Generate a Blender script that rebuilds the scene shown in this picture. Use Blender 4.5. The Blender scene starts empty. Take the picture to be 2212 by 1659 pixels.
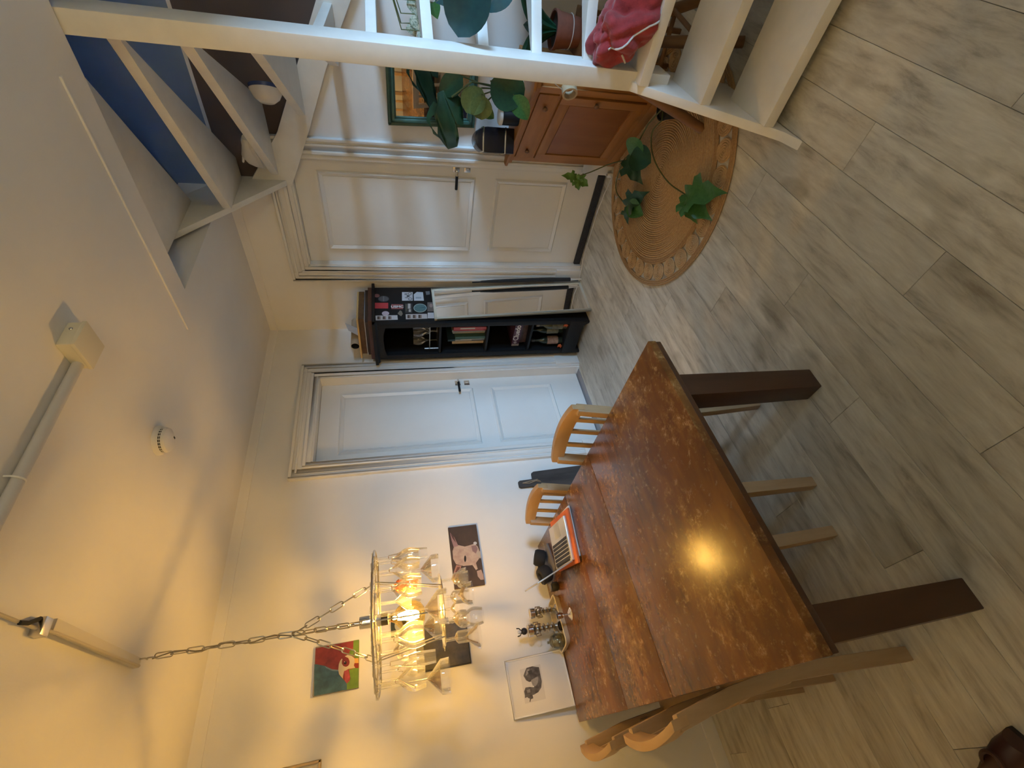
import bpy, bmesh, math, random
from mathutils import Vector, Matrix, noise
PI = math.pi
sc = bpy.context.scene
COL = sc.collection
random.seed(7)

# ------------------------------------------------------------------ camera
CAM = Vector((3.14365, 2.92059, 1.54028)); FPX = 1017.19
_a, _b, _c = math.radians(230.22432), math.radians(-13.31828), math.radians(-3.0049)
FW = Vector((math.cos(_a)*math.cos(_b), math.sin(_a)*math.cos(_b), math.sin(_b)))
_r = Vector((math.sin(_a), -math.cos(_a), 0)); _u = _r.cross(FW)
RT = _r*math.cos(_c) + _u*math.sin(_c); UP = -_r*math.sin(_c) + _u*math.cos(_c)
cd = bpy.data.cameras.new('camera'); cam = bpy.data.objects.new('camera', cd); COL.objects.link(cam)
cd.sensor_fit = 'HORIZONTAL'; cd.sensor_width = 36; cd.lens = 36*FPX/2212; cd.clip_start = .02
X, Y, Z = -UP, RT, -FW                       # the photo was taken in portrait and lies on its side
cam.matrix_world = Matrix(((X.x, Y.x, Z.x, CAM.x), (X.y, Y.y, Z.y, CAM.y), (X.z, Y.z, Z.z, CAM.z), (0, 0, 0, 1)))
sc.camera = cam

# ------------------------------------------------------------------ world, exposure
w = bpy.data.worlds.new('dusk'); sc.world = w; w.use_nodes = True
bg = w.node_tree.nodes['Background']; bg.inputs[0].default_value = (.38, .66, 1.0, 1); bg.inputs[1].default_value = 128.0
vs = sc.view_settings; vs.view_transform = 'Standard'; vs.look = 'None'; vs.gamma = 1; vs.use_curve_mapping = False
vs.exposure = 0.12
LAMP_W = 26.0; FILL_LAMP_W = 19.0
pd = bpy.data.lights.new('window_daylight', 'AREA'); po = bpy.data.objects.new('window_daylight', pd); COL.objects.link(po)
pd.shape = 'RECTANGLE'; pd.size = 1.4; pd.size_y = .85; pd.cycles.is_portal = True
po.location = (2.05, 6.98, 2.2); po.rotation_euler = (-PI/2, 0, 0)

# ------------------------------------------------------------------ pixel -> plane helpers (a pixel gives a direction only)
def ray(px):
    return FW + RT*((1659-px[1]-829.5)/FPX) - UP*((px[0]-1106)/FPX)
def onX(px, v): d = ray(px); return CAM + d*((v-CAM.x)/d.x)
def onY(px, v): d = ray(px); return CAM + d*((v-CAM.y)/d.y)
def onZ(px, v): d = ray(px); return CAM + d*((v-CAM.z)/d.z)
def zz(p, ox, oy, s): return (ox+p[0]/s, oy+p[1]/s)

# ------------------------------------------------------------------ materials
MATS = {}
def base_mat(name):
    m = bpy.data.materials.new(name); m.use_nodes = True; MATS[name] = m
    return m, m.node_tree, m.node_tree.nodes['Principled BSDF']
def N(nt, t, **k):
    n = nt.nodes.new(t)
    for a, b in k.items(): setattr(n, a, b)
    return n
def mat(name, col, rough=.5, metal=0, var=0, scale=8, bump=0, bscale=60, stretch=(1, 1, 1), col2=None, spec=None, sheen=0):
    if name in MATS: return MATS[name]
    m, nt, b = base_mat(name); L = nt.links
    b.inputs['Base Color'].default_value = (*col, 1); b.inputs['Roughness'].default_value = rough; b.inputs['Metallic'].default_value = metal
    if spec is not None: b.inputs['Specular IOR Level'].default_value = spec
    if sheen: b.inputs['Sheen Weight'].default_value = sheen
    if var or col2 or bump:
        tc = N(nt, 'ShaderNodeTexCoord'); mp = N(nt, 'ShaderNodeMapping'); mp.inputs['Scale'].default_value = stretch
        L.new(tc.outputs['Object'], mp.inputs[0])
    if var or col2:
        n = N(nt, 'ShaderNodeTexNoise'); n.inputs['Scale'].default_value = scale; n.inputs['Detail'].default_value = 6; n.inputs['Roughness'].default_value = .6
        L.new(mp.outputs[0], n.inputs['Vector'])
        rp = N(nt, 'ShaderNodeValToRGB'); e = rp.color_ramp.elements
        c2 = col2 or tuple(min(1, c*(1+var)) for c in col); c1 = col if col2 else tuple(c*(1-var) for c in col)
        e[0].position, e[1].position = .32, .68; e[0].color = (*c1, 1); e[1].color = (*c2, 1)
        L.new(n.outputs['Fac'], rp.inputs[0]); L.new(rp.outputs[0], b.inputs['Base Color'])
    if bump:
        n2 = N(nt, 'ShaderNodeTexNoise'); n2.inputs['Scale'].default_value = bscale; n2.inputs['Detail'].default_value = 4
        L.new(mp.outputs[0], n2.inputs['Vector'])
        bp = N(nt, 'ShaderNodeBump'); bp.inputs['Strength'].default_value = bump; bp.inputs['Distance'].default_value = .004
        L.new(n2.outputs['Fac'], bp.inputs['Height']); L.new(bp.outputs[0], b.inputs['Normal'])
    return m
def thin_glass(name, tint=(1, 1, 1), refl=.6, add=.02, haze=.0):
    m, nt, b = base_mat(name); nt.nodes.remove(b); L = nt.links
    out = nt.nodes['Material Output']
    tr = N(nt, 'ShaderNodeBsdfTransparent'); tr.inputs[0].default_value = (*tint, 1)
    gl = N(nt, 'ShaderNodeBsdfGlossy'); gl.inputs[0].default_value = (1, 1, 1, 1); gl.inputs['Roughness'].default_value = .03
    fr = N(nt, 'ShaderNodeFresnel'); fr.inputs[0].default_value = 1.5
    mu = N(nt, 'ShaderNodeMath', operation='MULTIPLY_ADD'); mu.inputs[1].default_value = refl; mu.inputs[2].default_value = add
    mx = N(nt, 'ShaderNodeMixShader'); L.new(fr.outputs[0], mu.inputs[0]); L.new(mu.outputs[0], mx.inputs[0])
    L.new(tr.outputs[0], mx.inputs[1]); L.new(gl.outputs[0], mx.inputs[2])
    if haze:
        tl = N(nt, 'ShaderNodeBsdfTranslucent'); tl.inputs[0].default_value = (1, 1, 1, 1); df = N(nt, 'ShaderNodeBsdfDiffuse'); a2 = N(nt, 'ShaderNodeMixShader'); a2.inputs[0].default_value = .5
        L.new(tl.outputs[0], a2.inputs[1]); L.new(df.outputs[0], a2.inputs[2]); m2 = N(nt, 'ShaderNodeMixShader'); m2.inputs[0].default_value = haze
        L.new(mx.outputs[0], m2.inputs[1]); L.new(a2.outputs[0], m2.inputs[2]); mx = m2
    L.new(mx.outputs[0], out.inputs[0])
    return m
def emit(name, col, s):
    m, nt, b = base_mat(name)
    b.inputs['Base Color'].default_value = (*col, 1); b.inputs['Emission Color'].default_value = (*col, 1); b.inputs['Emission Strength'].default_value = s
    return m

WALL = mat('wall_paint', (.86, .845, .82), .75, var=.02, scale=3, bump=.06, bscale=120)
CEIL = mat('ceiling_paint', (.86, .84, .81), .8, var=.02, scale=3, bump=.08, bscale=150)
UPWALL = mat('upstairs_paint', (.20, .27, .40), .85, var=.1, scale=2)
GLOSSW = mat('door_gloss_paint', (.82, .81, .78), .32, var=.015, scale=5, bump=.03, bscale=40)
STAIRW = mat('stair_paint', (.80, .78, .73), .38, var=.05, scale=7, bump=.04, bscale=60)
BLACK = mat('black_lacquer', (.010, .010, .011), .55, spec=.28)
BLACKM = mat('black_matt', (.016, .016, .017), .8)
STEEL = mat('steel', (.62, .60, .57), .25, 1)
CHROME = mat('chrome', (.8, .8, .8), .12, 1)
BRASSY = mat('chain_steel', (.50, .47, .40), .3, 1)
SILVER = mat('old_silver', (.46, .42, .37), .28, 1, var=.35, scale=60)
GLASS = thin_glass('clear_glass')
STEMG = thin_glass('stemware_glass', (1, 1, 1), .8, .03, .05)
DULLG = thin_glass('picture_glass', (1, 1, 1), .12, .0)
AMBERG = thin_glass('amber_bulb_glass', (1, .86, .5))
MIRROR = mat('mirror_silver', (.9, .9, .9), .01, 1)
OAK = mat('oak', (.36, .235, .12), .45, col2=(.50, .35, .20), scale=14, stretch=(1, 1, .12), bump=.08)
OAKX = mat('oak_rail', (.42, .265, .125), .45, col2=(.55, .38, .21), scale=14, stretch=(.8, .15, .8), bump=.08)
DARKW = mat('dark_table_wood', (.040, .015, .006), .4, col2=(.080, .032, .012), scale=9, stretch=(1, 1, .12), bump=.05)
PINE = mat('pine', (.33, .135, .030), .5, col2=(.46, .205, .055), scale=9, stretch=(1, 1, .14), bump=.05)
PINEX = mat('pine_across', (.31, .125, .028), .5, col2=(.44, .195, .050), scale=9, stretch=(.3, .3, 2), bump=.05)
RUSTIC = mat('rustic_wood', (.16, .075, .028), .55, col2=(.28, .14, .055), scale=10, stretch=(1, 1, .2), bump=.2)
CHAR = mat('charred_wood', (.030, .026, .025), .7, col2=(.075, .066, .062), scale=16, stretch=(1, 1, .15), bump=.25)
JUTE = mat('jute', (.44, .28, .135), .95, col2=(.58, .40, .21), scale=90, bump=.5, bscale=220)
JUTED = mat('jute_edge', (.36, .215, .10), .95, col2=(.48, .31, .15), scale=90, bump=.5, bscale=220)
FELT = mat('felt', (.035, .036, .045), .95, var=.25, scale=80)
WPLAST = mat('white_plastic', (.78, .76, .72), .4)
CREAMP = mat('cream_plastic', (.74, .68, .52), .45)
LEAFD = mat('leaf_dark', (.012, .055, .032), .32, col2=(.02, .085, .04), scale=12)
LEAFM = mat('leaf_mid', (.03, .12, .03), .4, col2=(.06, .19, .05), scale=14)
LEAFL = mat('leaf_light', (.10, .24, .045), .42, col2=(.17, .34, .07), scale=14)
LEAFO = mat('leaf_olive', (.09, .15, .05), .4, col2=(.14, .21, .07), scale=10)
LEAFT = mat('rubber_leaf', (.008, .05, .06), .22, col2=(.015, .075, .08), scale=4)
LEAFV = mat('leaf_variegated', (.02, .09, .04), .35, col2=(.62, .66, .55), scale=9)
STEM = mat('plant_stem', (.10, .12, .035), .55)
TERRA = mat('terracotta', (.22, .075, .045), .85, var=.2, scale=10)
REDC = mat('red_cloth', (.30, .028, .033), .9, var=.25, scale=30, bump=.3, bscale=300, sheen=.3)
WHITEC = mat('white_cloth', (.62, .58, .54), .9)
PAPER = mat('paper', (.78, .77, .76), .8)
ORANGE = mat('orange_sleeve', (.62, .15, .045), .7, var=.1, scale=40)
ALU = mat('aluminium', (.66, .64, .58), .35, .6)
KEY = mat('key_black', (.02, .022, .03), .5)
GREENF = mat('green_frame', (.055, .125, .095), .4, var=.2, scale=14)
def flat(col, rough=.7):
    n = 'paint_%d_%d_%d' % tuple(int(c*999) for c in col)
    return mat(n, col, rough)

# table top: worn varnish, reddish wood with pale scuffs
def table_mat():
    m, nt, b = base_mat('worn_table_top'); L = nt.links
    tc = N(nt, 'ShaderNodeTexCoord')
    mp = N(nt, 'ShaderNodeMapping'); mp.inputs['Scale'].default_value = (3.2, 9, 3); L.new(tc.outputs['Object'], mp.inputs[0])
    g = N(nt, 'ShaderNodeTexNoise'); g.inputs['Scale'].default_value = 2.2; g.inputs['Detail'].default_value = 8; g.inputs['Distortion'].default_value = .8; L.new(mp.outputs[0], g.inputs['Vector'])
    r1 = N(nt, 'ShaderNodeValToRGB'); e = r1.color_ramp.elements; e[0].position, e[1].position = .3, .72
    e[0].color = (.095, .032, .007, 1); e[1].color = (.20, .078, .017, 1); L.new(g.outputs['Fac'], r1.inputs[0])
    big = N(nt, 'ShaderNodeTexNoise'); big.inputs['Scale'].default_value = 3.2; big.inputs['Detail'].default_value = 3; L.new(tc.outputs['Object'], big.inputs['Vector'])
    fin = N(nt, 'ShaderNodeTexNoise'); fin.inputs['Scale'].default_value = 30; fin.inputs['Detail'].default_value = 10; fin.inputs['Roughness'].default_value = .78; fin.inputs['Distortion'].default_value = .25; L.new(tc.outputs['Object'], fin.inputs['Vector'])
    ad = N(nt, 'ShaderNodeMath', operation='MULTIPLY_ADD'); ad.inputs[1].default_value = .62; L.new(big.outputs['Fac'], ad.inputs[0]); L.new(fin.outputs['Fac'], ad.inputs[2])
    r2 = N(nt, 'ShaderNodeValToRGB'); e = r2.color_ramp.elements; e[0].position, e[1].position = .82, 1.02; e[0].color = (0, 0, 0, 1); e[1].color = (1, 1, 1, 1)
    L.new(ad.outputs[0], r2.inputs[0])
    mx = N(nt, 'ShaderNodeMix', data_type='RGBA'); L.new(r2.outputs[0], mx.inputs['Factor']); L.new(r1.outputs[0], mx.inputs['A']); mx.inputs['B'].default_value = (.34, .18, .055, 1)
    L.new(mx.outputs['Result'], b.inputs['Base Color'])
    rr = N(nt, 'ShaderNodeMapRange'); rr.inputs['To Min'].default_value = .15; rr.inputs['To Max'].default_value = .36; L.new(fin.outputs['Fac'], rr.inputs[0]); L.new(rr.outputs[0], b.inputs['Roughness'])
    bp = N(nt, 'ShaderNodeBump'); bp.inputs['Strength'].default_value = .14; bp.inputs['Distance'].default_value = .002; L.new(fin.outputs['Fac'], bp.inputs['Height']); L.new(bp.outputs[0], b.inputs['Normal'])
    return m
TABLE = table_mat()
# floor plank: whitewashed laminate, per-plank shift of the pattern
def plank_mat():
    m, nt, b = base_mat('whitewashed_plank'); L = nt.links
    tc = N(nt, 'ShaderNodeTexCoord'); oi = N(nt, 'ShaderNodeObjectInfo')
    sh = N(nt, 'ShaderNodeVectorMath', operation='MULTIPLY_ADD')
    cm = N(nt, 'ShaderNodeCombineXYZ')
    for i, k in enumerate((37, 53, 11)):
        q = N(nt, 'ShaderNodeMath', operation='MULTIPLY'); q.inputs[1].default_value = k; L.new(oi.outputs['Random'], q.inputs[0]); L.new(q.outputs[0], cm.inputs[i])
    sh.inputs[1].default_value = (1, 1, 1); L.new(tc.outputs['Object'], sh.inputs[0]); L.new(cm.outputs[0], sh.inputs[2])
    mp = N(nt, 'ShaderNodeMapping'); mp.inputs['Scale'].default_value = (1.6, 9, 1); L.new(sh.outputs[0], mp.inputs[0])
    n1 = N(nt, 'ShaderNodeTexNoise'); n1.inputs['Scale'].default_value = 2.6; n1.inputs['Detail'].default_value = 9; n1.inputs['Roughness'].default_value = .68; n1.inputs['Distortion'].default_value = .4; L.new(mp.outputs[0], n1.inputs['Vector'])
    r = N(nt, 'ShaderNodeValToRGB'); e = r.color_ramp.elements
    e[0].position, e[1].position = .30, .66; e[0].color = (.34, .305, .245, 1); e[1].color = (.72, .69, .60, 1)
    k = e.new(.46); k.color = (.57, .535, .455, 1)
    L.new(n1.outputs['Fac'], r.inputs[0])
    n2 = N(nt, 'ShaderNodeTexNoise'); n2.inputs['Scale'].default_value = 6; n2.inputs['Detail'].default_value = 2; mp2 = N(nt, 'ShaderNodeMapping'); mp2.inputs['Scale'].default_value = (.7, 1.2, 1)
    L.new(sh.outputs[0], mp2.inputs[0]); L.new(mp2.outputs[0], n2.inputs['Vector'])
    r2 = N(nt, 'ShaderNodeValToRGB'); e = r2.color_ramp.elements; e[0].position, e[1].position = .60, .74; e[0].color = (1, 1, 1, 1); e[1].color = (.68, .66, .62, 1); L.new(n2.outputs['Fac'], r2.inputs[0])
    mx = N(nt, 'ShaderNodeMix', data_type='RGBA', blend_type='MULTIPLY'); mx.inputs['Factor'].default_value = 1; L.new(r.outputs[0], mx.inputs['A']); L.new(r2.outputs[0], mx.inputs['B'])
    hv = N(nt, 'ShaderNodeHueSaturation'); rv = N(nt, 'ShaderNodeMapRange'); rv.inputs['To Min'].default_value = .88; rv.inputs['To Max'].default_value = 1.1
    L.new(oi.outputs['Random'], rv.inputs[0]); L.new(rv.outputs[0], hv.inputs['Value']); L.new(mx.outputs['Result'], hv.inputs['Color']); L.new(hv.outputs[0], b.inputs['Base Color'])
    b.inputs['Roughness'].default_value = .42
    bp = N(nt, 'ShaderNodeBump'); bp.inputs['Strength'].default_value = .12; bp.inputs['Distance'].default_value = .002; L.new(n1.outputs['Fac'], bp.inputs['Height']); L.new(bp.outputs[0], b.inputs['Normal'])
    return m
PLANK = plank_mat()

# ------------------------------------------------------------------ mesh helpers
class MB:
    def __init__(s, M=None): s.v = []; s.f = []; s.m = []; s.M = M or Matrix(); s.cur = 0
    def add(s, vs, fs):
        o = len(s.v); s.v += [s.M @ Vector(p) for p in vs]
        for f in fs: s.f.append([o+i for i in f]); s.m.append(s.cur)
        return s
    def box(s, lo, hi):
        a, b = lo, hi
        return s.add([(a[0], a[1], a[2]), (b[0], a[1], a[2]), (b[0], b[1], a[2]), (a[0], b[1], a[2]), (a[0], a[1], b[2]), (b[0], a[1], b[2]), (b[0], b[1], b[2]), (a[0], b[1], b[2])],
                     [(0, 3, 2, 1), (4, 5, 6, 7), (0, 1, 5, 4), (1, 2, 6, 5), (2, 3, 7, 6), (3, 0, 4, 7)])
    def hexa(s, q0, q1):               # two quads (lists of 4 points), joined
        return s.add(list(q0)+list(q1), [(0, 3, 2, 1), (4, 5, 6, 7), (0, 1, 5, 4), (1, 2, 6, 5), (2, 3, 7, 6), (3, 0, 4, 7)])
    def prism(s, poly, fa, fb):        # poly: 2d points, fa/fb map (a,b)->3d for the two ends
        n = len(poly)
        return s.add([fa(*p) for p in poly]+[fb(*p) for p in poly], [tuple(range(n-1, -1, -1)), tuple(range(n, 2*n))]+[(i, (i+1) % n, n+(i+1) % n, n+i) for i in range(n)])
    def poly(s, pts): return s.add(pts, [tuple(range(len(pts)))])
    def lathe(s, prof, seg=20, c=(0, 0, 0), close=False):
        vs = []; fs = []; n = len(prof)
        for r, z in prof:
            for k in range(seg):
                a = 2*PI*k/seg; vs.append((c[0]+r*math.cos(a), c[1]+r*math.sin(a), c[2]+z))
        for i in range(n-1):
            for k in range(seg): fs.append((i*seg+k, i*seg+(k+1) % seg, (i+1)*seg+(k+1) % seg, (i+1)*seg+k))
        if close:
            fs.append(tuple(range(seg-1, -1, -1))); fs.append(tuple((n-1)*seg+k for k in range(seg)))
        return s.add(vs, fs)
    def tube(s, path, r, seg=8, closed=False, cap=True):
        P = [Vector(p) for p in path]; n = len(P); rs = r if isinstance(r, (list, tuple)) else [r]*n
        vs = []; fs = []; prev = None
        for i in range(n):
            if closed: t = P[(i+1) % n]-P[i-1]
            else: t = P[min(i+1, n-1)]-P[max(i-1, 0)]
            t.normalize()
            if prev is None:
                a = Vector((0, 0, 1)) if abs(t.z) < .9 else Vector((1, 0, 0)); x = t.cross(a).normalized()
            else: x = (prev-t*prev.dot(t)).normalized()
            prev = x; y = t.cross(x)
            for k in range(seg):
                a = 2*PI*k/seg; vs.append(P[i]+(x*math.cos(a)+y*math.sin(a))*rs[i])
        for i in range(n if closed else n-1):
            j = (i+1) % n
            for k in range(seg): fs.append((i*seg+k, i*seg+(k+1) % seg, j*seg+(k+1) % seg, j*seg+k))
        if cap and not closed: fs.append(tuple(range(seg-1, -1, -1))); fs.append(tuple((n-1)*seg+k for k in range(seg)))
        return s.add(vs, fs)
    def torus(s, R, r, c=(0, 0, 0), n=40, seg=6):
        return s.tube([(c[0]+R*math.cos(2*PI*i/n), c[1]+R*math.sin(2*PI*i/n), c[2]) for i in range(n)], r, seg, True)
    def ball(s, c, r, seg=14, rings=9):
        r = r if isinstance(r, (tuple, list)) else (r, r, r)
        vs = []; fs = []
        for i in range(rings+1):
            t = PI*i/rings
            for k in range(seg):
                a = 2*PI*k/seg; vs.append((c[0]+r[0]*math.sin(t)*math.cos(a), c[1]+r[1]*math.sin(t)*math.sin(a), c[2]+r[2]*math.cos(t)))
        for i in range(rings):
            for k in range(seg): fs.append((i*seg+k, (i+1)*seg+k, (i+1)*seg+(k+1) % seg, i*seg+(k+1) % seg))
        return s.add(vs, fs)
    def mesh(s, name, mats, smooth=True, bevel=0, seg=2):
        me = bpy.data.meshes.new(name); me.from_pydata([tuple(v) for v in s.v], [], s.f)
        mats = mats if isinstance(mats, (list, tuple)) else [mats]
        for m in mats: me.materials.append(m)
        if len(mats) > 1: me.polygons.foreach_set('material_index', s.m)
        bm = bmesh.new(); bm.from_mesh(me)
        if bevel:
            bmesh.ops.remove_doubles(bm, verts=bm.verts, dist=1e-6)
            bmesh.ops.bevel(bm, geom=[e for e in bm.edges if len(e.link_faces) == 2 and e.calc_face_angle(0) > .5], offset=bevel, segments=seg, affect='EDGES', profile=.6)
        if len(mats) == 1: bmesh.ops.recalc_face_normals(bm, faces=bm.faces)
        for f in bm.faces: f.smooth = smooth
        for e in bm.edges:
            if len(e.link_faces) == 2 and e.calc_face_angle(0) > .7: e.smooth = False
        bm.to_mesh(me); bm.free()
        return me
    def build(s, name, mats, parent=None, smooth=True, bevel=0, seg=2):
        return link(name, s.mesh(name, mats, smooth, bevel, seg), parent)
def link(name, me, parent=None, loc=None, rot=None):
    o = bpy.data.objects.new(name, me); COL.objects.link(o)
    if parent: o.parent = parent
    if loc is not None: o.location = loc
    if rot is not None: o.rotation_euler = rot
    return o
def tag(o, label, cat, group=None):
    o['label'] = label; o['category'] = cat
    if group: o['group'] = group
    return o
def thing(name, label, cat, loc=(0, 0, 0), rz=0, group=None):
    o = bpy.data.objects.new(name, None); COL.objects.link(o); o.empty_display_size = .1
    o.location = loc; o.rotation_euler = (0, 0, rz); return tag(o, label, cat, group)
def struct(o): o['kind'] = 'structure'; return o
def bx(name, lo, hi, m, parent=None, bevel=.003): return MB().box(lo, hi).build(name, m, parent, bevel=bevel)
def copy_tree(o, parent=None):
    c = o.copy(); COL.objects.link(c); c.parent = parent
    for ch in list(o.children): copy_tree(ch, c)
    return c
def text_obj(name, s, M, size, m, parent, spacing=1.0, bold=0):
    cu = bpy.data.curves.new('t', 'FONT'); cu.body = s; cu.size = size; cu.align_x = 'CENTER'; cu.align_y = 'CENTER'; cu.extrude = .0002; cu.space_character = spacing; cu.offset = bold
    t = bpy.data.objects.new('t', cu); COL.objects.link(t)
    dg = bpy.context.evaluated_depsgraph_get(); me = bpy.data.meshes.new_from_object(t.evaluated_get(dg))
    bpy.data.objects.remove(t); bpy.data.curves.remove(cu)
    me.transform(M); me.materials.clear(); me.materials.append(m)
    return link(name, me, parent)
def frame_M(o, x, y):
    x = Vector(x).normalized(); y = Vector(y).normalized(); z = x.cross(y)
    return Matrix(((x.x, y.x, z.x, o[0]), (x.y, y.y, z.y, o[1]), (x.z, y.z, z.z, o[2]), (0, 0, 0, 1)))
def circ(c, rx, ry=None, n=20):
    ry = ry or rx
    return [(c[0]+rx*math.cos(2*PI*i/n), c[1]+ry*math.sin(2*PI*i/n)) for i in range(n)]

# ================================================================== SETTING
H = 2.55; XM, YM = 3.80, 4.40
DA = (.5467, 1.3166, 2.155); DB = (.6496, 1.4593, 2.158)
# floor with planks
fl = struct(bx('floor', (-.3, -.3, -.12), (XM+.2, YM+.2, -.010), flat((.12, .11, .09)), bevel=0))
PW, PL = .163, 1.29
pm = MB().box((0, .0006, -.012), (PL-.0012, PW-.0006, 0)).mesh('plank', PLANK, False, .0008, 1)
row = 0; y = -.12 + .011
while y < YM:
    x0 = -.1 - PL*((row*.37) % 1)
    while x0 < XM:
        if x0+PL > -.1: link('plank', pm, fl, (x0, y, 0))
        x0 += PL
    y += PW; row += 1
# walls (0.25 thick) with door openings
wl = MB()
wl.box((-.25, -.25, 0), (DA[0], 0, H)).box((DA[1], -.25, 0), (XM+.25, 0, H)).box((DA[0], -.25, DA[2]), (DA[1], 0, H))
struct(wl.build('wall_left', WALL, None, False))
wb = MB()
wb.box((-.25, 0, 0), (0, DB[0], H)).box((-.25, DB[1], 0), (0, YM, H)).box((-.25, DB[0], DB[2]), (0, DB[1], H))
struct(wb.build('wall_back', WALL, None, False))
struct(bx('wall_front', (XM, 0, 0), (XM+.25, YM, H), WALL, bevel=0))
# unseen hatch and room behind, added to narrow the window daylight into a beam
HX0, HX1, HZ0, HZ1 = .55, 2.1, 1.25, 2.0
wr = MB()
wr.box((-.25, YM, 0), (HX0, YM+.15, H)).box((HX1, YM, 0), (XM+.25, YM+.15, H)).box((HX0, YM, 0), (HX1, YM+.15, HZ0)).box((HX0, YM, HZ1), (HX1, YM+.15, H))
struct(wr.build('wall_right', WALL, None, False))
WX0, WX1, WZ0, WZ1 = 1.35, 2.75, 1.78, 2.63; YK = 6.9
wk = MB()
wk.box((-.25, YK, 0), (WX0, YK+.2, 3)).box((WX1, YK, 0), (XM+.25, YK+.2, 3)).box((WX0, YK, 0), (WX1, YK+.2, WZ0)).box((WX0, YK, WZ1), (WX1, YK+.2, 3))
wk.box((-.45, YM+.15, 0), (-.25, YK+.2, 3)).box((XM+.25, YM+.15, 0), (XM+.45, YK+.2, 3)).box((-.45, YM+.15, 2.9), (XM+.45, YK+.2, 3.1)).box((-.45, YM+.15, -.15), (XM+.45, YK+.2, -.05)).box((-.25, YM+.02, H), (XM+.25, YM+.15, 3))
struct(wk.build('wall_beam_room', mat('beam_room_grey', (.30, .30, .30), .9), None, False))
wf = MB()
for a, b in (((WX0, YK+.10, WZ0), (WX0+.05, YK+.15, WZ1)), ((WX1-.05, YK+.10, WZ0), (WX1, YK+.15, WZ1)), ((WX0, YK+.10, WZ0), (WX1, YK+.15, WZ0+.05)), ((WX0, YK+.10, WZ1-.05), (WX1, YK+.15, WZ1))): wf.box(a, b)
win = struct(wf.build('window_1', GLOSSW))
bx('pane', (WX0+.05, YK+.123, WZ0+.05), (WX1-.05, YK+.127, WZ1-.05), GLASS, win, 0)
# ceiling with stair opening (x<1.03, 1.255<y<3.36)
OX, OY0, OY1 = 1.040, 1.255, 3.36; HU = H+.26
ce = MB()
ce.box((-.25, -.25, H), (XM+.25, OY0, HU)).box((OX, OY0, H), (XM+.25, OY1, HU)).box((-.25, OY1, H), (XM+.25, YM+.25, HU))
struct(ce.build('ceiling', CEIL, None, False))
up = MB()
up.box((-.25, .3, HU), (0, 4.2, 5)).box((0, .3, HU), (2.6, .4, 5)).box((0, 4.1, HU), (2.6, 4.2, 5)).box((2.5, .4, HU), (2.6, 4.1, 5)).box((-.25, OY0, H), (0, OY1, HU))
struct(up.build('wall_upper', UPWALL, None, False))
uc = MB(); uc.box((0, .4, 4.9), (1.7, 4.1, 5)).box((1.9, .4, 4.9), (2.5, 4.1, 5)).box((1.7, .4, 4.9), (1.9, 2.6, 5)).box((1.7, 2.8, 4.9), (1.9, 4.1, 5))  # small roof hole, added to let a little sky light upstairs
struct(uc.build('ceiling_upper', UPWALL, None, False))
# cove strips between wall and ceiling
def cove(mb, along, a, b):
    pr = [(0, H), (.045, H), (.030, H-.018), (.014, H-.030), (.006, H-.045), (0, H-.045)]
    if along == 'x': mb.prism(pr, lambda p, q: (a, p, q), lambda p, q: (b, p, q))
    else: mb.prism(pr, lambda p, q: (p, a, q), lambda p, q: (p, b, q))
    return mb
struct(cove(MB(), 'x', 0, XM).build('trim_1', CEIL)); struct(cove(MB(), 'y', 0, OY0).build('trim_2', CEIL))
# baseboards
for nm, lo, hi in (('baseboard_left', (DA[1]+.185, 0, 0), (XM, .014, .07)), ('baseboard_back', (0, DB[1]+.15, 0), (.014, YM, .07)), ('baseboard_corner', (0, 0, 0), (.014, DB[0]-.15, .07))):
    struct(bx(nm, lo, hi, WALL, bevel=.002))

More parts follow.
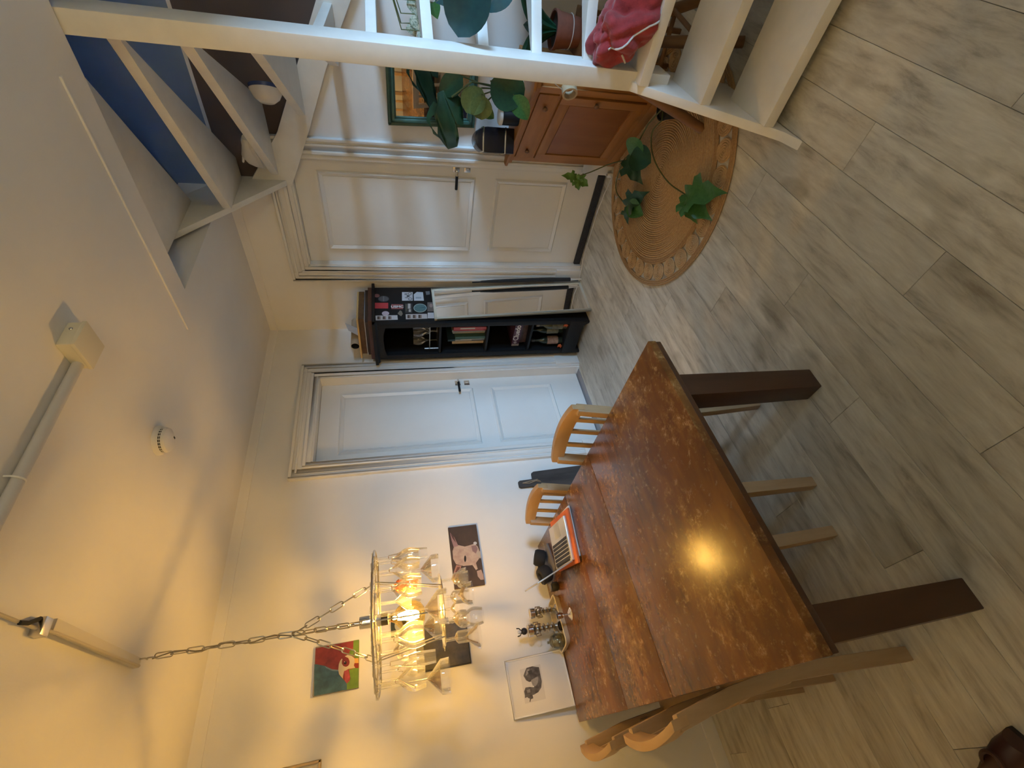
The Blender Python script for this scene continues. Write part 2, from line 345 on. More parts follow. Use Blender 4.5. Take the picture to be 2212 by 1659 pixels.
# doors.  local frame: s along the wall, d out of the wall, z up
def door(idx, s0, s1, top, P, depth, handle_s, lever_dir):
    """P(s,d,z) -> world; door leaf recessed by depth"""
    def bo(mb, a, b):
        q = lambda z: [P(a[0], a[1], z), P(b[0], a[1], z), P(b[0], b[1], z), P(a[0], b[1], z)]
        return mb.hexa(q(a[2]), q(b[2]))
    # architrave, stepped profile
    tr = MB(); W = .128
    for (o, i, d) in ((W, W-.018, .030), (W-.018, .050, .018), (.050, .030, .026), (.030, .0, .016), (.092, .080, .023)):
        bo(tr, (s0-o, 0, 0), (s0-i, d, top+o)); bo(tr, (s1+i, 0, 0), (s1+o, d, top+o)); bo(tr, (s0-i, 0, top+i), (s1+i, d, top+o))
    t = struct(tr.build('trim_%d' % (idx+2), GLOSSW, None, True, .002, 1))
    for a, b in ((s0-W-.004, s0-.012), (s1+.012, s1+W+.004)):
        bo(MB(), (a, 0, 0), (b, .034, .215)).build('plinth_block', GLOSSW, t, bevel=.004)
    jb = MB()
    bo(jb, (s0-.001, -depth-.10, 0), (s0+.012, .004, top)); bo(jb, (s1-.012, -depth-.10, 0), (s1+.001, .004, top)); bo(jb, (s0, -depth-.10, top-.012), (s1, .004, top+.001))
    jb.build('jamb', GLOSSW, t, bevel=.001, seg=1)
    # leaf
    A0, A1 = s0+.012, s1-.012
    lf = MB(); bo(lf, (A0, -depth-.040, .012), (A1, -depth, top-.013))
    d = struct(lf.build('door_%d' % idx, GLOSSW, None, True, .002, 1))
    for z0, z1 in ((.275, .815), (.955, 2.0)):
        p0, p1 = s0+.118, s1-.100
        mo = MB(); wd = .034
        ring_o = [(p0, z0), (p1, z0), (p1, z1), (p0, z1)]; ring_m = [(p0+.012, z0+.012), (p1-.012, z0+.012), (p1-.012, z1-.012), (p0+.012, z1-.012)]; ring_i = [(p0+wd, z0+wd), (p1-wd, z0+wd), (p1-wd, z1-wd), (p0+wd, z1-wd)]
        vs = [P(a, -depth+.0005, b) for a, b in ring_o]+[P(a, -depth+.014, b) for a, b in ring_m]+[P(a, -depth+.001, b) for a, b in ring_i]
        fs = []
        for r in (0, 4):
            for k in range(4): fs.append((r+k, r+(k+1) % 4, r+4+(k+1) % 4, r+4+k))
        mo.add(vs, fs).build('panel_moulding', GLOSSW, d, False)
        pn = MB(); bo(pn, (p0+wd+.002, -depth-.002, z0+wd+.002), (p1-wd-.002, -depth+.003, z1-wd-.002)); pn.build('panel', GLOSSW, d, bevel=.002, seg=1)
    # handle: rosette, lever, key plate
    hs, hz = handle_s
    ro = MB(); bo(ro, (hs-.024, -depth, hz-.022), (hs+.024, -depth+.008, hz+.022)); h = ro.build('handle_rosette', STEEL, d, bevel=.002)
    lv = MB(); k = lever_dir
    lv.tube([P(hs, -depth+.005, hz), P(hs, -depth+.045, hz), P(hs+.012*k, -depth+.052, hz), P(hs+.035*k, -depth+.052, hz)], .008, 10).build('lever_neck', CHROME, h)
    MB().tube([P(hs+.030*k, -depth+.052, hz), P(hs+.125*k, -depth+.052, hz)], .0095, 10).build('lever_grip', BLACK, h)
    kp = MB(); bo(kp, (hs-.024, -depth, hz-.098), (hs+.024, -depth+.006, hz-.054)); kpo = kp.build('key_plate', STEEL, d, bevel=.002)
    kk = MB(); bo(kk, (hs-.004, -depth+.006, hz-.086), (hs+.004, -depth+.009, hz-.066)); kk.build('keyhole', WPLAST, kpo, bevel=0)
    return d
PA = lambda s, d, z: (s, d, z)
PB = lambda s, d, z: (d, s, z)
door(1, DA[0], DA[1], DA[2], PA, .085, (.606, 1.075), 1)
d2 = door(2, DB[0], DB[1], DB[2], PB, .043, (1.4195, 1.095), -1)
MB().box((-.043, DB[0]+.014, .006), (-.020, DB[1]-.03, .058)).build('draught_strip', FELT, d2, bevel=.006)
# bright gap and threshold under door 1
struct(bx('trim_5', (DA[0], -.24, -.009), (DA[1], -.02, .004), flat((.30, .30, .32)), bevel=0))
# unseen panels closing the doorways; slit under the first left to light the gap
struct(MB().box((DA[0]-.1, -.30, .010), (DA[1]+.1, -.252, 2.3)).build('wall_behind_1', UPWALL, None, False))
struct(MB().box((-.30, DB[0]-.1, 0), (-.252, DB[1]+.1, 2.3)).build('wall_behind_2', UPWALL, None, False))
# ceiling bead
struct(bx('trim_6', (1.181, 1.125, H-.007), (1.192, 2.225, H+.001), WALL, bevel=.002))

# ================================================================== STAIRCASE
st = thing('staircase', 'white painted open winder staircase turning around a square newel post', 'staircase', (0, 0, 0))
NX, NY = .975, 2.325
bx('newel_post', (.905, 2.297, .36), (1.035, 2.372, H+.55), STAIRW, st, .004)
TH = .044
BX0, BX1, BY0, BY1 = .036, 1.03, 1.318, 3.30
def hit(ang):
    c, s = math.cos(ang), math.sin(ang); ts = []
    if c < -1e-6: ts.append((BX0-NX)/c)
    if c > 1e-6: ts.append((BX1-NX)/c)
    if s < -1e-6: ts.append((BY0-NY)/s)
    if s > 1e-6: ts.append((BY1-NY)/s)
    t = min(ts); return (NX+c*t, NY+s*t)
tops = {n: .515+.2178*(n-3) for n in range(3, 14)}
fr = {13: 237, 12: 223, 11: 210, 10: 197, 9: 184, 8: 170.5, 7: 157, 6: 144, 5: 130.5, 4: 116}
re = {12: 240, 11: 226, 10: 213, 9: 200, 8: 186.5, 7: 173, 6: 160, 5: 146, 4: 132}
def tread(poly, top): MB().prism(poly, lambda a, b: (a, b, top-TH), lambda a, b: (a, b, top)).build('tread', STAIRW, st, bevel=.004)
for n in range(4, 13):
    a0, a1 = math.radians(fr[n]), math.radians(re[n]); p = [(NX, NY), hit(a0)]
    for cx, cy in ((BX0, BY1), (BX0, BY0)):
        ac = math.atan2(cy-NY, cx-NX) % (2*PI)
        if a0 < ac < a1: p.append((cx, cy))
    p.append(hit(a1)); tread(p, tops[n])
tread([(NX, NY), hit(math.radians(237)), (OX-.005, BY0), (OX-.005, NY-.03)], tops[13])
tread([(.905, 2.335), (1.085, 2.335), (1.085, BY1), (.72, BY1)], tops[3])
tread([(.955, 2.335), (1.240, 2.335), (1.240, BY1), (.955, BY1)], .302)
tread([(1.135, 2.335), (1.415, 2.335), (1.430, BY1), (1.135, BY1)], .105)
# inner string at the foot
MB().prism([(1.045, .53), (1.40, .095), (1.45, .035), (1.53, .0), (.93, 0), (.84, .2), (.84, .44), (.91, .53)], lambda a, b: (a, 2.300, b), lambda a, b: (a, 2.336, b)).build('string_board', STAIRW, st, bevel=.004)
# wall strings
MB().prism([(0, 2.15), (.63, 2.646), (OX-.01, 2.96), (OX-.01, 3.30), (0, 2.50)], lambda a, b: (a, 1.285, b), lambda a, b: (a, 1.320, b)).build('string_board', STAIRW, st, bevel=.003)
MB().prism([(1.285, 2.15), (1.61, 2.0), (1.96, 1.85), (2.6, 1.52), (3.3, 1.15), (3.3, 1.32), (2.6, 1.69), (1.96, 2.00), (1.61, 2.17), (1.285, 2.40)], lambda a, b: (0.0065, a, b), lambda a, b: (.037, a, b)).build('string_board', STAIRW, st, bevel=.003)
MB().prism([(0, 1.15), (.7, .46), (1.45, 0), (1.60, 0), (1.5, .22), (.75, .80), (0, 1.5)], lambda a, b: (a, 3.30, b), lambda a, b: (a, 3.335, b)).build('string_board', STAIRW, st, bevel=.003)

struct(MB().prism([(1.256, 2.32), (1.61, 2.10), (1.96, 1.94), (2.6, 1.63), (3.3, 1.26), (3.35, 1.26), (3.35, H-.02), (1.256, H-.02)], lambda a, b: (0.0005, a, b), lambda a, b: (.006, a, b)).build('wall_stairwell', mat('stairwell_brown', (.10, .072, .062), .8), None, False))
# things lying on the upper treads
b0 = onZ((588, 192), tops[10]+.03); tz = tops[10]
bw = MB(); c0 = (b0.x-.07, b0.y-.09, tz)
t = thing('bowl', 'white bowl with a dark blue rim standing on its edge on a winder tread', 'bowl', (c0[0], c0[1], c0[2]+.080)); t.rotation_euler = (PI/2, 0, math.radians(215))
MB().lathe([(0, 0), (.035, 0), (.06, .02), (.078, .055), (.080, .07), (.074, .07), (.056, .026), (0, .012)], 28).build('body', mat('glazed_white', (.7, .68, .64), .2), t)
MB().lathe([(.0795, .056), (.0815, .066), (.0815, .0725), (.073, .0725)], 28).build('rim_band', flat((.05, .07, .16), .2), t)
def shoe(name, label, cat, loc, rz, m, sole, L=.26):
    t = thing(name, label, cat, loc, rz)
    prof = [(0, .034, .050), (.03, .040, .075), (.08, .039, .085), (.13, .038, .070), (.18, .046, .055), (.23, .044, .045), (.262, .022, .030)]
    k = L/.262; up = MB(); vs = []; n = 14
    for x_, hw, h in prof:
        for i in range(n):
            a = PI*i/(n-1); vs.append((x_*k, hw*math.cos(a), .018+max(0, math.sin(a))**.7*h))
    fs = [(j*n+i, j*n+i+1, (j+1)*n+i+1, (j+1)*n+i) for j in range(len(prof)-1) for i in range(n-1)]
    fs += [tuple(range(n)), tuple((len(prof)-1)*n+i for i in range(n-1, -1, -1))]
    up.add(vs, fs).build('upper', m, t)
    out = [(x_*k, hw+.003) for x_, hw, h in prof]+[(x_*k, -hw-.003) for x_, hw, h in reversed(prof)]
    MB().prism(out, lambda a, b: (a, b, 0), lambda a, b: (a, b, .022)).build('sole', sole, t, bevel=.003)
    MB().tube([(.05*k, .022*math.cos(a), .098+.006*math.cos(2*a)) if False else (.055*k+.035*math.cos(a), .024*math.sin(a), .100-.022*math.cos(a)*.5) for a in [2*PI*i/20 for i in range(20)]], .006, 6, True).build('collar', m, t)
    return t
s0 = onZ((538, 322), tops[11]+.04)
shoe('canvas_shoe', 'white soft shoe on the winder tread below the ceiling opening', 'shoe', (s0.x-.10, s0.y-.12, tops[11]), math.radians(55), mat('white_canvas', (.68, .65, .60), .8), mat('rubber_sole', (.6, .57, .52), .6), .25)

# ================================================================== CEILING THINGS
t = thing('smoke_detector', 'round white smoke detector with dark vent slots on the ceiling', 'smoke detector', (1.80, 1.055, H))
MB().lathe([(0, -.045), (.040, -.045), (.050, -.040), (.054, -.028)], 40).build('cover', WPLAST, t)
MB().lathe([(.054, -.028), (.0525, -.0275), (.0525, -.0195), (.054, -.019)], 40).build('vent_band', BLACKM, t)
MB().lathe([(.054, -.019), (.062, -.010), (.064, 0), (0, 0)], 40).build('base', WPLAST, t)
for i in range(24):
    a = 2*PI*i/24; m_ = MB(Matrix.Rotation(a, 4, 'Z')); m_.box((.0518, -.0016, -.029), (.0545, .0016, -.018)).build('vent_rib', WPLAST, t, bevel=0)
MB().torus(.0538, .0009, (0, 0, -.0237), 40, 5).build('vent_ring', WPLAST, t)
for i in range(4): MB().box((-.030, -.030+i*.004, -.0458), (-.022, -.028+i*.004, -.0445)).build('sounder_slot', BLACKM, t, bevel=0)
t = thing('junction_box', 'cream square junction box on the ceiling with a conduit entering it', 'junction box', (1.858, 1.680, H))
MB().box((-.050, -.055, -.040), (.050, .055, 0)).build('body', CREAMP, t, bevel=.004)
MB().box((-.053, -.058, -.052), (.053, .058, -.038)).build('lid', CREAMP, t, bevel=.004)
MB().ball((-.02, .0555, -.018), (.006, .003, .006), 8, 5).build('screw', STEEL, t)
t = thing('conduit', 'grey-white round conduit pipe running along the ceiling from the box', 'conduit', (1.9, 1.645, H-.018))
MB().tube([(0, 0, 0), (.55, -.003, 0), (.66, -.003, 0)], .0155, 14).build('pipe', mat('conduit_plastic', (.60, .58, .57), .4), t)
for xx in (.42,): MB().tube([(xx, .022*math.cos(a), .018-.034*math.sin(a)) for a in [PI*i/10 for i in range(11)]], .003, 6).build('saddle_clip', WPLAST, t)
# lath and cable to the lamp hook
t = thing('cable_lath', 'thin white lath on the ceiling carrying the lamp cable and hook', 'lath', (2.585, .76, H))
MB().box((-.016, -.01, -.022), (.016, .53, 0)).build('lath', mat('lath_paint', (.66, .62, .54), .5), t, bevel=.002)
MB().tube([(.012, .0, -.024), (.018, .25, -.026), (.022, .52, -.026), (.024, .60, -.012), (.025, .78, -.008), (.022, .95, -.008)], .005, 8).build('cable', mat('cable_cream', (.55, .49, .38), .5), t)
MB().box((-.006, .555, -.030), (.042, .590, 0)).build('cleat', STEEL, t, bevel=.004)
MB().tube([(0, .59, -.016), (.022, .63, -.018), (.028, .66, -.016)], .006, 8).build('cleat_pin', BLACKM, t)

# ================================================================== LAMP
LX, LY = 2.571, .754
lamp = thing('pendant_lamp', 'chain-hung chandelier of wire racks around an amber globe bulb', 'lamp', (LX, LY, 0))
MB().tube([(.004, .01, H-.02), (.004, .01, H-.04)]+[(.004, .016*math.sin(a)-.006, H-.055+.016*math.cos(a)) for a in [PI*.35*i/2-.2 for i in range(8)]], .0028, 8).build('hook', BRASSY, lamp)
LINK_L, LINK_W = .060, .020
def stadium(L, W, n=7):
    r = W/2; h = L/2-r; p = []
    for i in range(n): a = PI*i/(n-1); p.append((r*math.cos(a), 0, h+r*math.sin(a)))
    for i in range(n): a = PI+PI*i/(n-1); p.append((r*math.cos(a), 0, -h+r*math.sin(a)))
    return p
link_me = MB().tube(stadium(LINK_L, LINK_W), .0024, 6, True).mesh('chain_link', BRASSY)
def chain(p0, p1):
    p0, p1 = Vector(p0), Vector(p1); d = p1-p0; n = max(1, round(d.length/.0525)); q = d.to_track_quat('Z', 'Y')
    for i in range(n):
        c = p0+d*((i+.5)/n); o = link('chain_link', link_me, lamp, c)
        o.rotation_mode = 'QUATERNION'; o.rotation_quaternion = q @ Matrix.Rotation((i % 2)*PI/2+.6, 4, 'Z').to_quaternion()
        o.scale = (1, 1, d.length/n/.0525)
ZJ, ZR, ZL = 2.005, 1.685, 1.415
RR, RL = .275, .135
chain((0, 0, H-.07), (0, 0, ZJ))
ang0 = math.radians(75)
for k in range(3):
    a = ang0+k*2*PI/3; chain((0, 0, ZJ), (.175*math.cos(a), .175*math.sin(a), ZR+.004))
MB().tube([(.007*math.cos(i*1.3), .007*math.sin(i*1.3), H-.06-(H-.06-ZJ)*i/14) for i in range(15)]+[(.002, 0, 1.86), (0, 0, 1.76)], .0026, 8).build('cord', mat('cord_brown', (.30, .25, .16), .6), lamp)
so = MB().lathe([(0, 1.775), (.006, 1.772), (.006, 1.755), (.024, 1.752), (.025, 1.69), (.022, 1.665), (0, 1.665)], 24).build('socket', CHROME, lamp)
MB().lathe([(.0225, 1.667), (.0225, 1.640), (.018, 1.638), (0, 1.638)], 24).build('socket_sleeve', BLACK, so)
# upper rack: ring and slots
MB().torus(RR, .0035, (0, 0, ZR), 64, 8).build('rack_ring', STEEL, lamp)
RO, RI = .240, .120                                    # circles on which the upper glasses hang
for rr_ in (RO-.012, RO+.012, RI-.012, RI+.012): MB().torus(rr_, .0022, (0, 0, ZR), 64, 6).build('rack_wire', STEEL, lamp)
for a in (ang0, ang0+2*PI/3, ang0+4*PI/3): MB().tube([(.10*math.cos(a), .10*math.sin(a), ZR-.0045), (RR*math.cos(a), RR*math.sin(a), ZR-.0045)], .0025, 6).build('rack_spoke', STEEL, lamp)
# lower rack
MB().torus(RL, .0024, (0, 0, ZL), 48, 8).build('rack_ring', STEEL, lamp)
for rr_ in (RL-.022, .056, .034): MB().torus(rr_, .0020, (0, 0, ZL), 40, 6).build('rack_wire', STEEL, lamp)
for k in range(3):
    a = ang0+k*2*PI/3; MB().tube([(.032*math.cos(a), .032*math.sin(a), ZL-.0042), (RL*math.cos(a), RL*math.sin(a), ZL-.0042)], .0022, 6).build('rack_spoke', STEEL, lamp)
for k in range(6):
    a = ang0+k*PI/3; a2 = ang0+math.radians((0, 45, 135, 180, 225, 315)[k])      # the rods come down between the lower glasses
    MB().tube([(.165*math.cos(a), .165*math.sin(a), ZR-.002), (RL*math.cos(a2), RL*math.sin(a2), ZL)], .0026, 6).build('tie_rod', STEEL, lamp)
    if k % 2: MB().tube([(.132*math.cos(a), .132*math.sin(a), ZR-.0045), (RR*math.cos(a), RR*math.sin(a), ZR-.0045)], .0025, 6).build('rack_spoke', STEEL, lamp)
# bulb
bulb = MB().lathe([(.013, 1.645), (.014, 1.628), (.022, 1.612), (.040, 1.598), (.053, 1.575), (.058, 1.550), (.055, 1.525), (.044, 1.504), (.026, 1.491), (0, 1.487)], 32).build('bulb', AMBERG, lamp)
FIL = emit('filament_glow', (1, .72, .34), 260)
for k in range(5):
    a = 2*PI*k/5; MB().tube([(.010*math.cos(a), .010*math.sin(a), 1.60), (.020*math.cos(a+.5), .020*math.sin(a+.5), 1.555), (.012*math.cos(a+1), .012*math.sin(a+1), 1.515)], .0022, 6).build('filament', FIL, bulb)
MB().tube([(0, 0, 1.64), (0, 0, 1.52)], .002, 6).build('filament_support', STEEL, bulb)
ld = bpy.data.lights.new('bulb_light', 'POINT'); lo = bpy.data.objects.new('bulb_light', ld); COL.objects.link(lo)
ld.energy = LAMP_W*1.04; ld.color = (1, .60, .15); ld.shadow_soft_size = .022; lo.parent = lamp; lo.location = (0, 0, 1.555)

# glasses: profiles hanging upside down (foot at z=0, mouth below)
def prof_wine(R, rim, hb, stem, foot=.034):
    p = [(0, .002), (foot, 0), (foot, -.002), (.009, -.005), (.0045, -.016), (.004, -stem), (.009, -stem-.004)]
    for i in range(1, 11):
        t_ = i/10; r_ = R*math.sin(min(1, t_*1.55)*PI/2) if t_ < .645 else R+(rim-R)*((t_-.645)/.355)**1.4
        p.append((max(r_, .010), -stem-.004-hb*t_))
    return p
PROF = {
 'wine': prof_wine(.0405, .033, .110, .078, .036), 'balloon': prof_wine(.047, .039, .120, .068, .038), 'flute': prof_wine(.025, .023, .165, .060, .032),
 'martini': [(0, .002), (.036, 0), (.036, -.002), (.009, -.005), (.0045, -.014), (.004, -.085), (.006, -.090), (.051, -.142), (.052, -.150)],
 'longstem': [(0, .002), (.038, 0), (.038, -.002), (.009, -.005), (.005, -.016), (.0045, -.195), (.007, -.200), (.062, -.250), (.064, -.285)],
 'coupe': [(0, .002), (.033, 0), (.033, -.002), (.0085, -.005), (.004, -.014), (.004, -.068), (.010, -.074), (.034, -.088), (.044, -.108), (.046, -.128)],
 'cordial': [(0, .002), (.026, 0), (.026, -.002), (.009, -.006), (.004, -.012), (.0065, -.020), (.004, -.028), (.0065, -.036), (.004, -.045), (.014, -.052), (.027, -.066), (.030, -.082), (.027, -.106)],
 'tumbler': [(0, .002), (.030, 0), (.030, -.002), (.008, -.006), (.004, -.014), (.004, -.052), (.016, -.058), (.0245, -.066), (.0255, -.125)]}
GM = {k: MB().lathe(p, 28).mesh('glass_'+k, STEMG) for k, p in PROF.items()}
NAMES = {'wine': ('wine_glass', 'clear stemmed wine glass'), 'balloon': ('wine_glass', 'big clear balloon wine glass'), 'flute': ('champagne_flute', 'slim clear champagne flute'), 'martini': ('martini_glass', 'conical clear martini glass'),
         'longstem': ('tall_martini_glass', 'long-stemmed conical cocktail glass'), 'coupe': ('coupe_glass', 'shallow clear coupe glass'), 'cordial': ('cordial_glass', 'small cordial glass with knobbed stem'), 'tumbler': ('stemmed_tumbler', 'straight-sided clear stemmed glass')}
def hang(kind, a, r, z, tier):
    nm, lb = NAMES[kind]
    o = link(nm, GM[kind], None, (LX+r*math.cos(a), LY+r*math.sin(a), z), (0, 0, a))
    tag(o, '%s hanging upside down from the %s rack of the lamp' % (lb, tier), 'glass', '%s hanging on the %s rack of the lamp' % (nm.replace('_', ' ').replace('glass', 'glasses').replace('flute', 'flutes').replace('tumbler', 'tumblers'), tier))
    return o
ga = math.atan2(RT.y, RT.x); HZ = .0066
outer = ['longstem', 'wine', 'balloon', 'wine', 'flute', 'balloon', 'longstem', 'coupe', 'wine', 'longstem', 'balloon', 'wine', 'balloon', 'longstem', 'martini', 'flute', 'wine']
glasses = [hang(k, ang0+2*PI*(i+.1667)/17, RO, ZR+HZ, 'upper') for i, k in enumerate(outer)]
inner_a = [ang0+PI/6+i*PI/3 for i in range(6)]; i0 = max(range(6), key=lambda i: math.cos(inner_a[i]-ga))
for i, k in enumerate(['balloon', 'martini', 'wine', 'coupe', 'wine', 'martini']): hang(k, inner_a[(i0+i) % 6], RI, ZR+HZ, 'upper')
for i, k in enumerate(['coupe', 'tumbler', 'coupe', 'tumbler', 'wine', 'tumbler', 'martini', 'cordial']): hang(k, ang0+PI/8+i*PI/4, RL-.011, ZL+HZ, 'lower')
for i, k in enumerate(['tumbler', 'cordial', 'cordial']): hang(k, ang0+PI/3+i*2*PI/3, .045, ZL+HZ, 'lower')
# orange shredded paper inside one glass (towards the doors), as a ring of ruffles
gx, gy = LX+RI*math.cos(inner_a[i0]), LY+RI*math.sin(inner_a[i0])
random.seed(3); rf = MB()
for i in range(70):
    a = random.uniform(0, 2*PI); h = random.uniform(-.055, .055); c = Vector((gx+.013*math.cos(a), gy+.013*math.sin(a), ZR-.128+h*.7))
    d = Vector((random.uniform(-1, 1), random.uniform(-1, 1), random.uniform(-1, 1))).normalized()*.011
    rf.tube([c-d, c+Vector((random.uniform(-.01, .01), random.uniform(-.01, .01), .008)), c+d], .0062, 5)
tag(rf.build('paper_garland', mat('orange_paper', (.85, .22, .02), .6)), 'ruffled orange paper tucked inside a hanging glass of the lamp', 'garland')
# black bird sticker on the outermost glass towards the room
for g_ in glasses:
    pass
gb = max(glasses, key=lambda o: (o.location-Vector((LX, LY, ZR))).dot(-RT))
gb['label'] = NAMES[[k for k in GM if GM[k] == gb.data][0]][1].replace('clear ', '') + ' with a black bird sticker, hanging on the upper lamp rack'
bd = (CAM-gb.location); bd.z = 0; bd.normalize(); bs = Vector((-bd.y, bd.x, 0)); cz = -.135
br = MB(); _pf = PROF[[k for k in GM if GM[k] == gb.data][0]]
R_ = next(a_[0]+(b_[0]-a_[0])*(cz-a_[1])/(b_[1]-a_[1]) for a_, b_ in zip(_pf[2:], _pf[3:]) if b_[1] <= cz <= a_[1])+.0012
def onbowl(u_, v_): a_ = u_/R_; q = bd*math.cos(a_)*R_+bs*math.sin(a_)*R_; return (q.x, q.y, cz+v_)
inv = Matrix.Rotation(-gb.rotation_euler.z, 3, 'Z')
br.poly([tuple(inv @ Vector(onbowl(a_, b_))) for a_, b_ in [(-.018, -.010), (-.004, -.004), (.004, .010), (.014, .018), (.008, .004), (.012, -.006), (.002, -.012)]]).build('bird_decal', BLACKM, gb)

# ================================================================== TABLE
tb_rz = math.radians(-2.0)
tb = thing('dining_table', 'worn reddish-brown wooden dining table with extension leaf, end against the wall', 'table', (2.59, .99, 0), tb_rz)
TW, TL0, TL1, TZ = .466, -.955, .945, .742
SK = Matrix(((1, 0, 0, 0), (.062, 1, 0, 0), (0, 0, 1, 0), (0, 0, 0, 1)))      # the old top is a little out of square
for y0, y1 in ((-.952, -.220), (-.2175, .2085), (.211, .942)):
    MB(SK).box((-TW, y0, TZ-.028), (TW, y1, TZ)).build('top_leaf', TABLE, tb, bevel=.003)
    MB(SK).box((-TW+.004, y0+.004, TZ-.046), (-TW+.030, y1-.004, TZ-.028)).build('edge_strip', DARKW, tb, bevel=.002)
    MB(SK).box((TW-.030, y0+.004, TZ-.046), (TW-.004, y1-.004, TZ-.028)).build('edge_strip', DARKW, tb, bevel=.002)
MB(SK).box((-TW+.002, .905, TZ-.046), (TW-.002, .940, TZ-.028)).build('end_rail', DARKW, tb, bevel=.003)
MB(SK).box((-TW+.002, -.940, TZ-.046), (TW-.002, -.905, TZ-.028)).build('end_rail', DARKW, tb, bevel=.003)
ap = MB().box((-.40, -.72, .615), (.40, .70, TZ-.03)); ap.build('apron', DARKW, tb, bevel=.003)
for sx in (-1, 1):
    for sy in (-.80, .715):
        c_ = (sx*.392, sy)
        MB().hexa([(c_[0]-.042, c_[1]-.042, 0), (c_[0]+.042, c_[1]-.042, 0), (c_[0]+.042, c_[1]+.042, 0), (c_[0]-.042, c_[1]+.042, 0)],
                  [(c_[0]-.048, c_[1]-.048, TZ-.03), (c_[0]+.048, c_[1]-.048, TZ-.03), (c_[0]+.048, c_[1]+.048, TZ-.03), (c_[0]-.048, c_[1]+.048, TZ-.03)]).build('leg', DARKW, tb, bevel=.004)

# ------------------------------------------------------------------ chairs (local: sits at origin of rear legs, faces +x)
def make_chair(label, loc, rz):
    t = thing('dining_chair', label, 'chair', loc, rz, 'oak dining chairs at the table')
    for s in (-1, 1):
        y = s*.187
        # rear leg + stile, slightly raked
        pts = [(.0, 0), (.012, .22), (.02, .44), (.0, .66), (-.035, .845)]
        m_ = MB(); vs = []; hw, hd = .0165, .021
        for px, pz in pts:
            vs += [(px-hd, y-hw, pz), (px+hd, y-hw, pz), (px+hd, y+hw, pz), (px-hd, y+hw, pz)]
        fs = [(0, 3, 2, 1), (16, 17, 18, 19)]
        for j in range(4):
            for k in range(4): fs.append((j*4+k, j*4+(k+1) % 4, (j+1)*4+(k+1) % 4, (j+1)*4+k))
        m_.add(vs, fs).build('rear_leg', OAK, t, bevel=.004)
        MB().hexa([(.405-.020, s*.200-.020, 0), (.405+.020, s*.200-.020, 0), (.405+.020, s*.200+.020, 0), (.405-.020, s*.200+.020, 0)],
                  [(.395-.024, s*.195-.024, .435), (.395+.024, s*.195-.024, .435), (.395+.024, s*.195+.024, .435), (.395-.024, s*.195+.024, .435)]).build('front_leg', OAK, t, bevel=.004)
        MB().box((.02, s*.190-.010, .375), (.395, s*.190+.010, .432)).build('side_rail', OAKX, t, bevel=.002)
    MB().box((.385, -.19, .375), (.405, .19, .432)).build('front_rail', OAKX, t, bevel=.002)
    MB().box((.008, -.18, .375), (.028, .18, .432)).build('back_rail', OAKX, t, bevel=.002)
    MB().prism([(-.005, -.172), (.03, -.205), (.43, -.225), (.445, -.20), (.445, .20), (.43, .225), (.03, .205), (-.005, .172)], lambda a, b: (a, b, .432), lambda a, b: (a, b, .456)).build('seat', OAKX, t, bevel=.006)
    # curved top rail
    def rail(z0, z1, th, bow, x0, tilt, w=.206, crown=0):
        vs = []; n = 12
        for i in range(n+1):
            u_ = -1+2*i/n; yy = u_*w; xx = x0-bow*(1-u_*u_); cz_ = crown*(1-u_*u_)
            vs += [(xx-th/2, yy, z0), (xx+th/2, yy, z0), (xx+th/2-tilt, yy, z1+cz_), (xx-th/2-tilt, yy, z1+cz_)]
        fs = [(0, 1, 2, 3), tuple(n*4+k for k in (3, 2, 1, 0))]
        for j in range(n):
            for k in range(4): fs.append((j*4+k, (j+1)*4+k, (j+1)*4+(k+1) % 4, j*4+(k+1) % 4))
        return MB().add(vs, fs)
    rail(.815, .868, .026, .030, -.030, .008, .206, .010).build('top_rail', OAKX, t, bevel=.004)
    rail(.545, .582, .020, .026, .012, .004, .178).build('lower_back_rail', OAKX, t, bevel=.003)
    for i in (-2, -1, 1, 2) if False else (-1.0, -.0, 1.0):
        u_ = i*.5; yy = u_*.19; b_ = .028*(1-u_*u_)
        MB().hexa([(.012-b_-.006, yy-.012, .575), (.012-b_+.006, yy-.012, .575), (.012-b_+.006, yy+.012, .575), (.012-b_-.006, yy+.012, .575)],
                  [(-.030-b_-.006, yy-.012, .825), (-.030-b_+.006, yy-.012, .825), (-.030-b_+.006, yy+.012, .825), (-.030-b_-.006, yy+.012, .825)]).build('slat', OAK, t, bevel=.002)
    return t
make_chair('slat-back oak dining chair tucked in on the door side, near the free table end', (2.108, 1.262, 0), 0)
ch = bpy.data.objects['dining_chair']
def more_chair(label, loc, rz):
    c = copy_tree(ch); c['label'] = label; c.location = loc; c.rotation_euler = (0, 0, rz)
more_chair('slat-back oak dining chair tucked in behind the laptop, beside the dark cutting board', (2.083, .545, 0), math.radians(2))
more_chair('slat-back oak dining chair on the side away from the doors, near the free table end', (3.098, 1.215, 0), math.radians(180))
more_chair('slat-back oak dining chair on the side away from the doors, by the framed drawing', (3.100, .640, 0), math.radians(178))

# ------------------------------------------------------------------ things on the table
Tz = TZ
